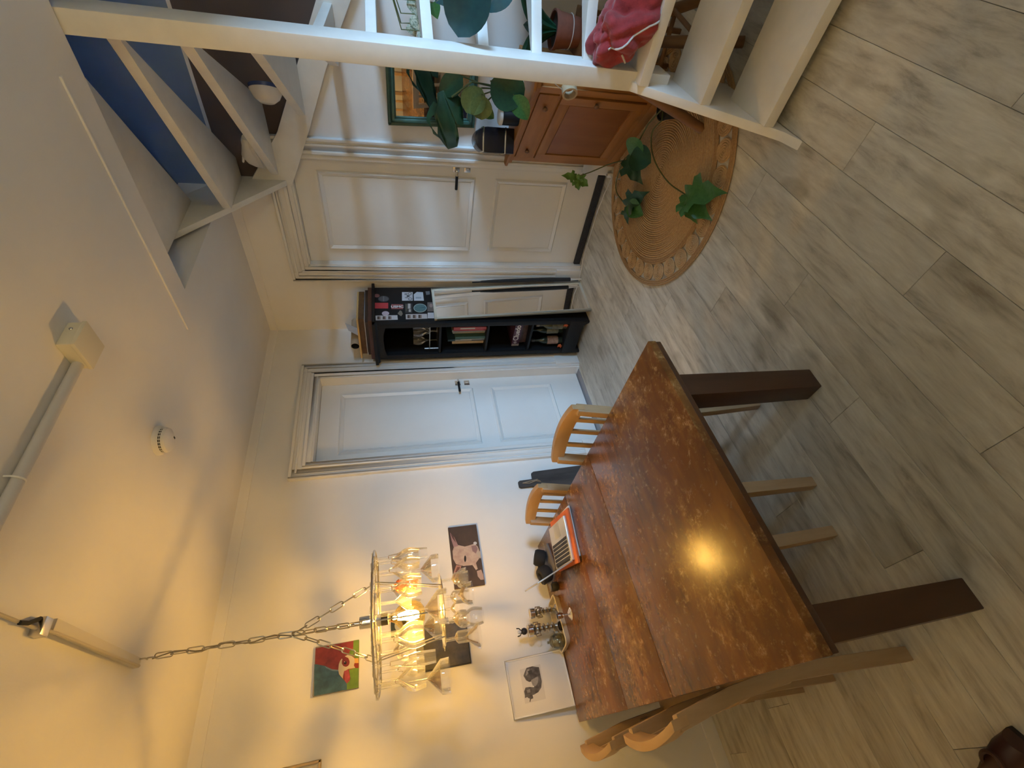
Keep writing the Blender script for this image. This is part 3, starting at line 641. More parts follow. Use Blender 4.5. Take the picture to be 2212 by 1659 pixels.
# laptop; its screen is seen edge-on from the photograph's side
lp = [onZ(zz(p, 1080, 1080, 9.217), Tz+.030) for p in [(1120, 1420), (1530, 1210), (1290, 240), (960, 600)]]
cl = sum(lp, Vector())/4
hx = ((lp[1]-lp[0])+(lp[2]-lp[3])).normalized(); hx.z = 0; hx.normalize()        # along the hinge, towards the room
hy = Vector((hx.y, -hx.x, 0))
if hy.dot(lp[2]-lp[1]) < 0: hy = -hy                                      # from hinge to palm rest
LW, LD = .300, .215
lt = thing('laptop', 'open silver laptop with black keys on an orange sleeve', 'laptop', (cl.x, cl.y, Tz+.0225), math.atan2(hx.y, hx.x))
flip = 1 if Vector((-hx.y, hx.x, 0)).dot(hy) > 0 else -1
q = lambda a, b: (a, b*flip)
def lbox(name, a0, b0, z0, a1, b1, z1, m, par, bev=.001):
    b0, b1 = sorted((b0*flip, b1*flip)); return MB().box((a0, b0, z0), (a1, b1, z1)).build(name, m, par, bevel=bev)
base = lbox('base', -LW/2, -LD/2, 0, LW/2, LD/2, .014, ALU, lt, .004)
lbox('trackpad', -.055, .028, .0138, .055, .098, .0146, mat('trackpad', (.52, .52, .48), .4), base, .0005)
lbox('hinge_bar', -.12, -LD/2+.004, .0138, .12, -LD/2+.014, .0152, BLACKM, base, .0005)
key = MB().box((-.0078, -.0072, 0), (.0078, .0072, .0022)).mesh('key', KEY, True, .0008, 1)
for r_ in range(6):
    for c_ in range(14):
        link('key', key, base, (-.1235+c_*.019, (-.088+r_*.0185)*flip, .0138))
# screen
scr = MB(); ang = math.radians(112)
dx = Vector((0, flip*math.cos(ang), math.sin(ang))); nn = Vector((0, flip*math.sin(ang), -math.cos(ang)))
o_ = Vector((0, -LD/2*flip, .014))
scr.hexa([o_+Vector((-LW/2, 0, 0)), o_+Vector((LW/2, 0, 0)), o_+Vector((LW/2, 0, 0))-nn*.006, o_+Vector((-LW/2, 0, 0))-nn*.006],
         [o_+dx*.205+Vector((-LW/2, 0, 0)), o_+dx*.205+Vector((LW/2, 0, 0)), o_+dx*.205+Vector((LW/2, 0, 0))-nn*.006, o_+dx*.205+Vector((-LW/2, 0, 0))-nn*.006])
so_ = scr.build('screen_lid', ALU, lt, bevel=.0015)
MB().poly([o_+dx*t_+Vector((s_, 0, 0))+nn*.0006 for s_, t_ in ((-.142, .010), (.142, .010), (.142, .197), (-.142, .197))]).build('display', flat((.01, .01, .012), .15), so_)
# sleeve and papers under it
cs = cl+hy*.012+hx*.012
def slab(name, label, cat, c, w_, d_, z0, z1, m, rz, bev=.004, group=None):
    o = MB().box((-w_/2, -d_/2, 0), (w_/2, d_/2, z1-z0)).build(name, m, None, bevel=bev); o.location = (c.x, c.y, z0); o.rotation_euler = (0, 0, rz); return tag(o, label, cat, group)
rzl = math.atan2(hx.y, hx.x)
slab('paper_stack', 'stack of white papers under the orange sleeve on the table', 'papers', cs+hy*.010, .33, .245, Tz, Tz+.009, PAPER, rzl+.02, .001)
slab('laptop_sleeve', 'soft orange laptop sleeve under the silver laptop', 'sleeve', cs-hy*.004+hx*.006, .345, .262, Tz+.009, Tz+.0225, ORANGE, rzl-.03, .006)
# added slab in the grey of light on the tabletop, and black headphones behind the laptop
hp = onZ((1178, 1212), Tz+.03)
slab('lit_slab', 'flat grey slab under the black headphones, standing in for light on the tabletop', 'lit_slab', Vector((2.285, .195, 0)), .17, .22, Tz, Tz+.012, mat('tabletop_light_grey', (.20, .18, .17), .7), math.radians(20), .002)
hd = thing('headphones', 'black over-ear headphones lying behind the laptop', 'headphones', (2.285, .205, Tz+.012), math.radians(15))
for sx in (-1, 1):
    e_ = MB(Matrix.Translation((sx*.055, .02, .046)) @ Matrix.Rotation(sx*.35, 4, 'Y')).lathe([(0, -.036), (.038, -.036), (.047, -.024), (.047, .016), (.040, .028), (.022, .030), (.018, .018), (0, .016)], 24).build('ear_cup', BLACKM, hd)
MB().tube([(.055*math.cos(a)*1.25, -.005-.10*math.sin(a), .032) for a in [PI*i/14 for i in range(15)]], .011, 8).build('headband', BLACKM, hd)
mo = thing('small_speaker', 'small black round speaker on the table beside the sleeve', 'speaker', (2.412, .262, Tz), 0)
MB().lathe([(0, 0), (.020, 0), (.024, .006), (.024, .030), (.018, .038), (0, .040)], 20).build('body', BLACKM, mo)
MB().lathe([(.010, .0385), (.010, .042), (0, .042)], 16).build('button', flat((.03, .03, .03), .3), mo)
# tray with candlesticks
tray_pts = [onZ(zz(p, 1060, 1250, 9.217), Tz+.022) for p in [(1300, 360), (1440, 720), (1550, 1180), (1540, 1280), (1380, 1410), (1310, 1370)]]
tc_ = Vector((2.575, .155, Tz)); 
tr = thing('tray', 'oblong dark tray with a pale rim holding candlesticks on the table', 'tray', tuple(tc_), math.radians(8))
def rrect(w_, d_, r_, n=6):
    p = []
    for cx, cy, a0 in ((w_/2-r_, d_/2-r_, 0), (-w_/2+r_, d_/2-r_, PI/2), (-w_/2+r_, -d_/2+r_, PI), (w_/2-r_, -d_/2+r_, 1.5*PI)):
        for i in range(n+1): a = a0+PI/2*i/n; p.append((cx+r_*math.cos(a), cy+r_*math.sin(a)))
    return p
ro_, ri_ = rrect(.27, .17, .035), rrect(.255, .155, .030)
n = len(ro_)
vs = [(a*.93, b*.93, 0) for a, b in ro_]+[(a, b, .024) for a, b in ro_]+[(a, b, .024) for a, b in ri_]+[(a*.95, b*.95, .004) for a, b in ri_]
fs = [tuple(range(n-1, -1, -1)), tuple(range(3*n, 4*n))]
for r_ in range(3):
    for k in range(n): fs.append((r_*n+k, r_*n+(k+1) % n, (r_+1)*n+(k+1) % n, (r_+1)*n+k))
MB().add(vs, fs).build('dish', mat('tray_glaze', (.50, .44, .34), .3), tr)
MB().tube([(a, b, .0245) for a, b in rrect(.263, .163, .033)], .0030, 6, True).build('rim', mat('tray_rim', (.72, .64, .48), .35), tr)
def candlestick(label, loc, s, ball):
    t = thing('candlestick', label, 'candlestick', loc)
    MB().lathe([(0, 0), (.031*s, 0), (.031*s, .004), (.024*s, .010), (.010*s, .018), (.007*s, .030)], 24).build('foot', SILVER, t)
    pr = [(.007*s, .030)]
    for i in range(5):
        z_ = .030+i*.022*s; pr += [(.008*s, z_+.003), (.018*s, z_+.008*s), (.020*s, z_+.012*s), (.009*s, z_+.018*s)]
    zt = pr[-1][1]; MB().lathe(pr+[(.012*s, zt+.005)], 16).build('twisted_stem', SILVER, t)
    for k in range(4):
        a = k*PI/2+.4; MB().tube([(.010*s*math.cos(a), .010*s*math.sin(a), zt-.03), (.034*s*math.cos(a), .034*s*math.sin(a), zt-.035), (.036*s*math.cos(a), .036*s*math.sin(a), zt-.010), (.018*s*math.cos(a), .018*s*math.sin(a), zt-.004)], .0035, 6).build('scroll', SILVER, t)
    MB().lathe([(.012*s, zt+.003), (.029*s, zt+.006), (.030*s, zt+.030), (.024*s, zt+.031), (.022*s, zt+.012), (0, zt+.012)], 24).build('cup', CHROME, t)
    MB().lathe([(.023*s, zt+.0305), (0, zt+.0312)], 20).build('candle_wax', mat('wax', (.75, .68, .55), .5), t)
    if ball:
        MB().ball((0, 0, zt+.052), .018, 18, 12).build('dark_bead', flat((.02, .02, .025), .12), t)
        for sx in (-1, 1): MB().tube([(sx*.006, 0, zt+.068), (sx*.018, 0, zt+.078), (sx*.020, 0, zt+.092)], .003, 6).build('antler', BLACKM, t)
        MB().ball((0, 0, zt+.078), (.009, .009, .012), 10, 7).build('pale_tip', PAPER, t)
    return t
candlestick('silver candlestick with scrolls and a pale candle at the laptop end of the tray', (2.503, .152, Tz+.004), .95, False)
candlestick('taller silver candlestick topped with a dark bead and small antlers on the tray', (2.582, .135, Tz+.004), 1.18, True)
fo = onZ(zz((1600, 700), 1060, 1250, 9.217), Tz)
t = thing('silver_goblet', 'tiny silver stemmed goblet standing in front of the tray', 'goblet', (fo.x, fo.y, Tz))
MB().lathe([(0, 0), (.030, 0), (.031, .003), (.020, .010), (.006, .018), (.005, .040)], 24).build('foot', CHROME, t)
MB().lathe([(.005, .040), (.012, .045), (.016, .058), (.015, .075), (.013, .075), (.012, .05), (0, .047)], 20).build('cup', CHROME, t)
t = thing('glass_jar', 'lidded ribbed glass jar at the drawing end of the tray', 'jar', (2.657, .133, Tz+.004)); t.scale = (.9, .9, .95)
MB().lathe([(0, 0), (.034, 0), (.042, .015), (.042, .048), (.034, .062), (.030, .064)], 28).build('body', thin_glass('jar_glass', (.62, .62, .52), .8, .10), t)
MB().lathe([(.036, .064), (.033, .072), (.012, .084), (.006, .088), (.009, .096), (0, .100)], 28).build('lid', MATS['jar_glass'], t)
t = thing('tealight', 'black round tealight holder on the tray', 'candle holder', (2.600, .200, Tz+.004)); t.scale = (.92, .92, 1)
MB().lathe([(0, 0), (.022, 0), (.026, .02), (.024, .026), (.019, .026), (.018, .012), (0, .012)], 22).build('cup', BLACK, t)
MB().lathe([(.017, .013), (.016, .020), (0, .020)], 18).build('wax', mat('dark_wax', (.06, .03, .025), .5), t)
t = tag(MB().prism([(0, 0), (.05, .008), (.045, .032), (.012, .030)], lambda a, b: (a, b, 0), lambda a, b: (a, b, .006)).build('matchbook', flat((.30, .045, .04)), None, bevel=.001), 'small red matchbook lying on the tray', 'matchbook')
t.location = (2.635, .19, Tz+.0055); t.rotation_euler = (0, 0, .3)

# ------------------------------------------------------------------ pictures
def art(name, shapes, P, base_d, parent):
    """flat painted areas; shapes: (points, colour); P(pt, d)->world"""
    mb = MB(); mats = []
    for i, (pts, m) in enumerate(shapes):
        if m not in mats: mats.append(m)
        mb.cur = mats.index(m); mb.poly([P(p, base_d+.00035*(i+1)) for p in pts])
    return mb.build(name, mats, parent, False)
def canvas(name, label, x0, x1, z0, z1, th, edge):
    t = thing(name, label, 'painting', ((x0+x1)/2, 0, (z0+z1)/2))
    MB().box((x0-(x0+x1)/2, .001, z0-(z0+z1)/2), (x1-(x0+x1)/2, th, z1-(z0+z1)/2)).build('canvas', edge, t, bevel=.002)
    return t
# rooster
t = canvas('rooster_painting', 'small square painting of a red and blue bird head on green', 2.458, 2.680, 1.826, 2.045, .022, flat((.30, .27, .22)))
K = (650, 1360, 10.37); off = Vector(t.location)
PW_ = lambda p, d: Vector((min(2.680, max(2.458, onY(zz(p, *K), .022).x)), d, min(2.045, max(1.826, onY(zz(p, *K), .022).z))))-off
RED, GRN, BLU = mat('art_red', (.26, .030, .022), .6, var=.3, scale=25), mat('art_green', (.14, .25, .018), .6, var=.2, scale=20), mat('art_blue', (.055, .13, .17), .6, var=.4, scale=18)
art('picture', [
 ([(330, 420), (1330, 220), (1360, 1290), (290, 1540)], RED),
 ([(1180, 230), (1340, 200), (1360, 1300), (1030, 1400), (1030, 1200), (1110, 1100), (1080, 900), (1190, 870), (1230, 640), (1080, 540), (1095, 480), (1170, 430)], GRN),
 ([(300, 780), (360, 780), (540, 815), (700, 890), (840, 905), (850, 1000), (940, 1100), (1030, 1210), (1030, 1420), (290, 1540)], BLU),
 ([(540, 820), (700, 890), (840, 905), (845, 935), (700, 925), (560, 860)], flat((.20, .28, .33))),
 ([(1060, 560), (1130, 590), (1200, 640), (1215, 860), (1060, 885), (965, 945), (945, 1040), (940, 1100), (855, 1000), (838, 900), (850, 780), (880, 700), (920, 650), (935, 680), (915, 760), (950, 815), (1010, 835), (1070, 790), (1090, 700), (1060, 635), (1000, 610), (985, 600)], flat((.66, .54, .36))),
 (circ((1005, 730), 88, 104), flat((.22, .025, .025))), (circ((992, 745), 34, 38), flat((.02, .006, .006))), (circ((980, 725), 12), flat((.6, .4, .35))),
 ([(1200, 650), (1290, 640), (1330, 745), (1205, 755)], flat((.75, .40, .10))), ([(1200, 755), (1335, 745), (1335, 855), (1225, 868), (1190, 810)], flat((.30, .035, .015))),
 ([(970, 930), (1060, 905), (1100, 1050), (1095, 1150), (1030, 1212), (990, 1150)], mat('art_pink', (.42, .06, .07), .6, var=.3, scale=40))], PW_, .022, t)
# pig
t = canvas('piglet_painting', 'oblong painting of a pink piglet on a brown ground', 1.892, 2.272, 1.110, 1.292, .020, flat((.10, .065, .045)))
K2 = (780, 1120, 7.9); off2 = Vector(t.location)
PG_ = lambda p, d: Vector((min(2.272, max(1.892, onY(zz(p, *K2), .020).x)), d, min(1.292, max(1.110, onY(zz(p, *K2), .020).z))))-off2
PINK = mat('art_piglet', (.42, .30, .27), .7, col2=(.56, .46, .40), scale=30)
art('picture', [
 ([(1400, 160), (2000, 120), (2160, 1180), (1520, 1230)], mat('art_brown', (.050, .028, .018), .6, col2=(.085, .052, .03), scale=9)),
 ([(1590, 470), (1660, 455), (1770, 480), (1860, 455), (1940, 430), (1990, 480), (2040, 600), (2010, 690), (1960, 760), (1990, 860), (1960, 880), (1900, 795), (1750, 812), (1620, 780), (1570, 690), (1560, 560)], PINK),
 ([(1515, 240), (1590, 320), (1660, 470), (1580, 490), (1545, 380)], flat((.36, .22, .22))),
 ([(1520, 250), (1580, 310), (1620, 420), (1560, 340)], flat((.10, .05, .045))),
 ([(1625, 795), (1712, 808), (1690, 900), (1640, 1000), (1555, 1082), (1550, 1010), (1580, 920)], flat((.40, .22, .19))),
 ([(1640, 830), (1690, 830), (1640, 940), (1575, 1040), (1590, 960)], flat((.16, .07, .06))),
 ([(1880, 470), (1960, 460), (1990, 520), (1960, 600), (1900, 560)], flat((.28, .18, .19))),
 ([(1975, 900), (2050, 875), (2085, 960), (2095, 1045), (2040, 1050), (1990, 990)], flat((.46, .34, .31))),
 (circ((1775, 690), 18, 55), flat((.02, .014, .013))), (circ((1945, 425), 30, 26), flat((.6, .6, .62))),
 ([(1960, 590), (2030, 560), (2060, 660), (2030, 690)], flat((.5, .44, .38)))], PG_, .020, t)
# dark pictures behind the lamp
t = canvas('dark_painting', 'dark night-toned painting on the wall behind the lamp', 2.44, 2.665, 1.245, 1.530, .018, flat((.03, .03, .032)))
MB().box((-.107, .0181, -.137), (.107, .0186, .137)).build('picture', mat('art_night', (.018, .020, .024), .5, col2=(.10, .085, .07), scale=12), t, bevel=0)
t = canvas('small_dark_picture', 'tiny dark blue picture with a pale oval, high behind the bulb', 2.345, 2.470, 1.575, 1.660, .012, flat((.03, .045, .06)))
MB().poly([(a, .0124, b) for a, b in circ((.01, .0), .030, .022)]).build('picture', flat((.45, .47, .48)), t, False)
# frame at the edge of view
t = thing('picture_frame', 'thin light wooden frame with a pale picture, high on the lamp wall', 'picture frame', (3.09, 0, 2.135))
fr_ = MB()
for a, b in (((-.15, .001, -.145), (-.14, .018, .135)), ((.14, .001, -.145), (.15, .018, .135)), ((-.15, .001, .125), (.15, .018, .135)), ((-.15, .001, -.145), (.15, .018, -.135))): fr_.box(a, b)
fr_.build('frame', mat('light_frame', (.55, .42, .25), .45), t, bevel=.0015)
MB().box((-.14, .002, -.135), (.14, .008, .125)).build('picture', mat('faded_print', (.62, .56, .46), .6, var=.1, scale=10), t, bevel=0)
# framed drawing leaning on the table
t = thing('framed_drawing', 'white framed drawing of a curled furry animal leaning on the wall atop the table', 'picture frame', (2.820, .0585, Tz+.0012), 0)
lean = math.atan2(.045, .325); ML = Matrix.Rotation(lean, 4, 'X')
MLl = Matrix.Translation((0, 0, 0)) @ ML
W2, H2 = .133, .325
fm = MB(MLl)
fm.box((-W2, -.012, 0), (-W2+.008, .006, H2)); fm.box((W2-.008, -.012, 0), (W2, .006, H2)); fm.box((-W2, -.012, H2-.008), (W2, .006, H2)); fm.box((-W2, -.012, 0), (W2, .006, .008))
fm.build('frame', mat('white_frame', (.80, .80, .80), .35), t, bevel=.0015)
MB(MLl).box((-W2+.007, -.010, .007), (W2-.007, .000, H2-.007)).build('mat_board', PAPER, t, bevel=0)
# drawing coordinates: zoomed picture -> (a across, b up)
quad = [(345, 390), (1455, 130), (1735, 1215), (550, 1530)]      # top-right, bottom-right, bottom-left, top-left
def quv(p):
    # approximate inverse bilinear
    s_, t_ = .5, .5
    for _ in range(30):
        def Fq(s, t): return [(1-t)*((1-s)*quad[0][k]+s*quad[3][k])+t*((1-s)*quad[1][k]+s*quad[2][k]) for k in (0, 1)]
        f0 = Fq(s_, t_); fa = Fq(s_+1e-4, t_); fb = Fq(s_, t_+1e-4)
        a, b, c, d = (fa[0]-f0[0])/1e-4, (fb[0]-f0[0])/1e-4, (fa[1]-f0[1])/1e-4, (fb[1]-f0[1])/1e-4
        ex, ey = p[0]-f0[0], p[1]-f0[1]; D = a*d-b*c
        s_ += (ex*d-b*ey)/D; t_ += (a*ey-c*ex)/D
    return s_, t_                                               # s: 0 right ->1 left, t: 0 top ->1 bottom
def PD(p, d):
    s_, t_ = quv(p); return MLl @ Vector((-W2+2*W2*s_, d, H2*(1-t_)))
FUR = mat('art_fur', (.055, .052, .055), .8, col2=(.17, .16, .17), scale=60)
FURL = mat('art_fur_light', (.24, .23, .24), .8, col2=(.36, .35, .36), scale=60)
art('drawing', [
 ([(640, 560), (1030, 440), (1160, 1110), (760, 1220)], flat((.66, .65, .655))),
 ([(770, 520), (880, 488), (1010, 505), (1040, 640), (1072, 780), (1065, 900), (1010, 990), (930, 1040), (900, 1050), (915, 1110), (870, 1130), (860, 1180), (842, 1180), (850, 1120), (820, 1110), (800, 1090), (755, 1112), (750, 1050), (735, 985), (760, 910), (830, 895), (920, 900), (950, 840), (900, 780), (830, 800), (770, 770), (715, 680), (740, 600)], FUR),
 ([(860, 770), (960, 700), (1000, 690), (1000, 800), (960, 880), (900, 870)], FURL), ([(770, 560), (830, 530), (800, 640), (760, 680)], FURL), ([(780, 960), (850, 930), (860, 1000), (800, 1010)], FURL),
 ([(790, 590), (870, 560), (890, 640), (830, 660)], flat((.05, .05, .052)))], PD, .0006, t)
MB(MLl).box((-W2+.008, .0030, .008), (W2-.008, .0036, H2-.008)).build('pane', DULLG, t, bevel=0)

# ------------------------------------------------------------------ cutting board leaning on the left wall
t = thing('cutting_board', 'dark charred wooden cutting board with rope on its handle, leaning on the wall', 'cutting board', (1.640, .070, 0))
MC = Matrix.Rotation(math.radians(4), 4, 'X')
MB(MC).prism([(-.080, 0), (.085, 0), (.085, .655), (.075, .672), (.030, .675), (.028, .765), (.020, .778), (-.016, .778), (-.024, .765), (-.024, .675), (-.070, .672), (-.080, .655)], lambda a, b: (a, -.011, b), lambda a, b: (a, .011, b)).build('board', CHAR, t, bevel=.004)
MB(MC).tube([(0, .013, .750), (.010, .018, .70), (-.004, .016, .655), (.006, .014, .62), (-.012, .014, .64), (-.004, .018, .70), (0, .013, .748)], .004, 6).build('rope', mat('rope', (.30, .24, .17), .9), t)

# ================================================================== BOOKCASE
SX0, SX1, SY0, SY1, SZ = .015, .455, .085, .452, 1.700
bk = thing('bookcase', 'tall narrow black bookcase covered in stickers, in the corner between the doors', 'bookcase', (SX0, SY0, 0))
o = Vector((SX0, SY0, 0)); w_, d_ = SX1-SX0, SY1-SY0
def sb(name, lo, hi, m=BLACK, bev=.003): return MB().box(lo, hi).build(name, m, bk, bevel=bev)
sb('side_panel', (0, 0, .0), (w_-.02, .022, SZ)); sb('side_panel', (0, d_-.022, .0), (w_-.02, d_, SZ)); sb('back_panel', (0, .022, .05), (.012, d_-.022, SZ))
sb('face_frame', (w_-.022, -.004, .02), (w_, .036, SZ)); sb('face_frame', (w_-.022, d_-.036, .02), (w_, d_+.004, SZ))
MB().prism([(.036, SZ-.07), (.036, SZ), (d_-.036, SZ), (d_-.036, SZ-.07), (d_*.72, SZ-.055), (d_*.5, SZ-.05), (d_*.28, SZ-.055)], lambda a, b: (w_-.022, a, b), lambda a, b: (w_, a, b)).build('scalloped_rail', BLACK, bk)
for zs in (1.225, .845, .480, .160): sb('shelf', (.012, .022, zs-.018), (w_-.012, d_-.022, zs))
MB().prism([(.0, 0), (.02, .0), (.05, .045), (d_-.05, .045), (d_-.02, 0), (d_, 0), (d_, .165), (0, .165)], lambda a, b: (w_-.02, a, b), lambda a, b: (w_+.008, a, b)).build('plinth', BLACK, bk, bevel=.003)
MB().prism([(-.0, 0), (.028, .026), (.034, .036), (0, .036)], lambda a, b: (w_+a, -.034, SZ-.016+b), lambda a, b: (w_+a, d_+.034, SZ-.016+b)).build('cornice', BLACK, bk)
sb('top_board', (-.01, -.034, SZ), (w_+.034, d_+.034, SZ+.022))
# stickers on the side facing the room (+y)
KS = (740, 600, 8.296); ys = SY1+.0006
def stk(name, shapes, dz=.0003):
    P_ = lambda p, d: Vector(onY(zz(p, *KS), SY1))-o+Vector((0, d, 0))
    return art(name, shapes, P_, dz, bk)
R2 = lambda a, b, c, d: [(a, b), (c, b), (c, d), (a, d)]
WS = flat((.62, .62, .66)); DK = flat((.05, .05, .055)); GR = flat((.25, .25, .27))
stk('sticker', [(R2(553, 450, 818, 552), flat((.52, .05, .06)))])
stk('sticker', [(R2(873, 475, 1085, 562), flat((.30, .09, .085)))])
stk('sticker', [(R2(1065, 258, 1258, 412), WS), (circ((1205, 288), 34, 24), DK), (circ((1205, 288), 25, 16), WS), (circ((1212, 382), 36, 24), DK), (circ((1212, 382), 27, 16), WS), (R2(1110, 285, 1160, 310), GR), (R2(1150, 320, 1200, 345), DK), (R2(1120, 352, 1170, 368), GR)])
stk('sticker', [([(1330, 255), (1440, 260), (1458, 412), (1280, 412), (1275, 300)], flat((.62, .66, .72))), (R2(1310, 345, 1410, 375), flat((.35, .42, .50)))])
stk('sticker', [(circ((1390, 543), 118, 78, 32), flat((.42, .55, .56))), (circ((1390, 543), 106, 68, 32), flat((.06, .16, .19)))]+[([(1390, 543), (1390+100*math.cos(a-.06), 543+64*math.sin(a-.06)), (1390+100*math.cos(a+.06), 543+64*math.sin(a+.06))], flat((.20, .36, .38))) for a in [2*PI*i/20 for i in range(20)]])
stk('sticker', [(R2(1120, 462, 1250, 630), DK), (R2(1170, 465, 1218, 555), flat((.55, .55, .55))), (R2(1185, 565, 1225, 615), flat((.5, .5, .5))), (R2(1130, 475, 1158, 600), flat((.10, .10, .07)))])
stk('sticker', [(circ((735, 380), 98, 54, 28), flat((.05, .05, .06))), (circ((735, 380), 84, 44, 28), flat((.085, .085, .095))), (R2(725, 335, 745, 425), flat((.16, .16, .17)))])
stk('sticker', [(circ((615, 322), 50, 33), flat((.20, .08, .075)))])
stk('sticker', [(circ((770, 640), 66, 40), flat((.58, .50, .60)))])
for a0 in ((590, 680, 990, 765), (1130, 655, 1520, 745)):
    sh = [([(a0[0], a0[1]), (a0[2]-8, a0[1]-8), (a0[2], a0[3]-12), (a0[0]+5, a0[3])], WS)]
    for k in range(3): cx = a0[0]+62+k*98; sh += [(R2(cx-30, a0[1]+14, cx+30, a0[3]-16), flat((.34, .26, .23))), (R2(cx-30, a0[1]+14, cx+5, a0[3]-20), flat((.10, .07, .06)))]
    stk('photo_strip', sh)
stk('sticker', [(R2(1520, 440, 1660, 605), flat((.17, .14, .13))), (circ((1585, 500), 30, 34), flat((.38, .26, .22)))])
stk('sticker', [(R2(1525, 625, 1660, 728), flat((.60, .62, .68)))])
stk('sticker', [([(985, 640), (1030, 585), (1060, 600), (1080, 650), (1050, 690), (1010, 665)], flat((.22, .19, .15)))])
stk('sticker', [([(1485, 245), (1560, 240), (1565, 300), (1500, 310)], flat((.18, .18, .19)))])
p_ = Vector(onY(zz((980, 520), *KS), SY1+.0022))-o
text_obj('sticker_text', 'USMC', frame_M(p_, (0, 0, -1), (-1, 0, 0)), .036, flat((.75, .73, .72)), bk, 1.0, .001)
# stack on top of the bookcase: boards and frames
zt = SZ+.022
for i, (h_, w2, d2, m_, lb, dx_, rz_) in enumerate((
    (.030, .40, .40, mat('brown_frame', (.085, .035, .025), .4, var=.2, scale=20), 'red-brown wooden frame at the bottom of the stack on the bookcase', .0, .02),
    (.022, .36, .36, mat('dark_frame', (.05, .028, .018), .45), 'dark brown frame in the stack on the bookcase', -.01, -.05),
    (.006, .37, .34, mat('grey_board', (.45, .45, .47), .6), 'thin grey board in the stack on the bookcase', .0, .10),
    (.040, .33, .36, mat('old_wood_panel', (.12, .06, .022), .55, var=.3, scale=20), 'thick old brown plywood board in the stack on the bookcase', -.01, .03),
    (.013, .36, .38, mat('light_board', (.62, .40, .15), .5), 'pale yellow wooden board on top of the stack on the bookcase', .015, .08))):
    b_ = MB().box((-w2/2, -d2/2, 0), (w2/2, d2/2, h_))
    ob = b_.build(('picture_frame', 'picture_frame', 'board', 'plywood_board', 'board')[i], m_, None, bevel=.002); ob.location = (.235+dx_, .270, zt); ob.rotation_euler = (0, 0, rz_)
    tag(ob, lb, ('frame', 'frame', 'board', 'board', 'board')[i]); zt += h_
t = thing('poster_tube', 'dark open cardboard tube lying on the stack atop the bookcase', 'tube', (.385, .190, zt+.034))
MT = Matrix.Rotation(PI/2, 4, 'Y')
MB(MT).lathe([(.030, -.27), (.034, -.27), (.034, .02), (.030, .02), (.030, -.26), (0, -.26)], 26).build('tube', mat('tube_card', (.42, .36, .27), .8), t)
MB(MT).lathe([(.0298, .019), (.0298, -.255), (0, -.255)], 26).build('inside', BLACKM, t)
t = tag(MB().add([(0, 0, 0), (.10, .02, .0), (.12, .10, .07), (.02, .09, .10), (.05, .04, .05)], [(0, 1, 4), (1, 2, 4), (2, 3, 4), (3, 0, 4), (0, 3, 2, 1)]).build('crumpled_paper', PAPER, None, False), 'crumpled white paper behind the tube on the bookcase', 'paper')
t.location = (.26, .235, zt)
# contents: glasses
def goblet(kind, x_, y_, z_, lb, s=1.0):
    o2 = link('stored_glass', GM[kind], None, (x_, y_, z_)); zmin = min(v.co.z for v in GM[kind].vertices)
    o2.location.z = z_+.001; o2.rotation_euler = (PI, 0, 0); o2.scale = (s, s, s); o2.location.z = z_+.0025*s
    return tag(o2, lb, 'glass', 'glasses stored in the bookcase')
for i, (k, x_, y_) in enumerate((('wine', .345, .175), ('balloon', .350, .278), ('wine', .345, .383), ('cordial', .30, .235), ('flute', .29, .34))):
    goblet(k, x_, y_, 1.225, '%s glass standing on the top shelf of the black bookcase' % {'wine': 'clear wine', 'balloon': 'large clear balloon', 'cordial': 'small clear cordial', 'flute': 'slim clear flute'}[k])
t = thing('glass_tray', 'grey metal rack under the glasses on the top bookcase shelf', 'rack', (.215, .27, 1.225))
MB().tube([(.20, -.12, .07), (.20, .12, .07)], .004, 6).build('bar', SILVER, t); 
for yy in (-.12, .12): MB().tube([(.20, yy, 0), (.20, yy, .11)], .005, 6).build('post', SILVER, t)
# books, listed from the right end as seen from the room
yb = .412
for i, (th_, hh, col, lb) in enumerate((
    (.045, .285, (.05, .05, .055), 'thick charcoal book at the right end of the row in the bookcase'),
    (.030, .262, (.42, .09, .10), 'pinkish red book in the row in the bookcase'), (.020, .262, (.36, .02, .035), 'deep red thin book in the row in the bookcase'),
    (.024, .270, (.28, .28, .27), 'grey book in the row in the bookcase'), (.024, .262, (.45, .46, .42), 'pale grey-green book in the row in the bookcase'),
    (.030, .245, (.05, .12, .10), 'dark green book in the row in the bookcase'), (.018, .200, (.55, .58, .55), 'short white-green book in the row in the bookcase'),
    (.022, .300, (.03, .07, .10), 'tall dark teal book in the row in the bookcase'), (.040, .262, (.55, .44, .30), 'cream book at the left end of the row in the bookcase'))):
    t = thing('book', lb, 'book', (.18, yb-th_/2, .845), 0, 'books in the bookcase'); D = .19+.012*((i*7) % 4)
    m_ = mat('book_cover_%d' % i, col, .5, var=.08, scale=30)
    MB().box((.0, -th_/2, 0), (D, -th_/2+.0025, hh)).box((.0, th_/2-.0025, 0), (D, th_/2, hh)).build('cover', m_, t, bevel=.0005, seg=1)
    MB().box((D-.003, -th_/2, 0), (D, th_/2, hh)).build('spine', m_, t, bevel=.0008, seg=1)
    MB().box((.004, -th_/2+.0026, .004), (D-.004, th_/2-.0026, hh-.004)).build('page_block', PAPER, t, bevel=0)
    if i in (0, 1, 4, 6, 7): MB().box((D-.0002, -th_*.25, hh*.35), (D+.0004, th_*.25, hh*.8)).build('spine_title', flat((.5, .48, .45)), t, bevel=0)
    yb -= th_+.0015
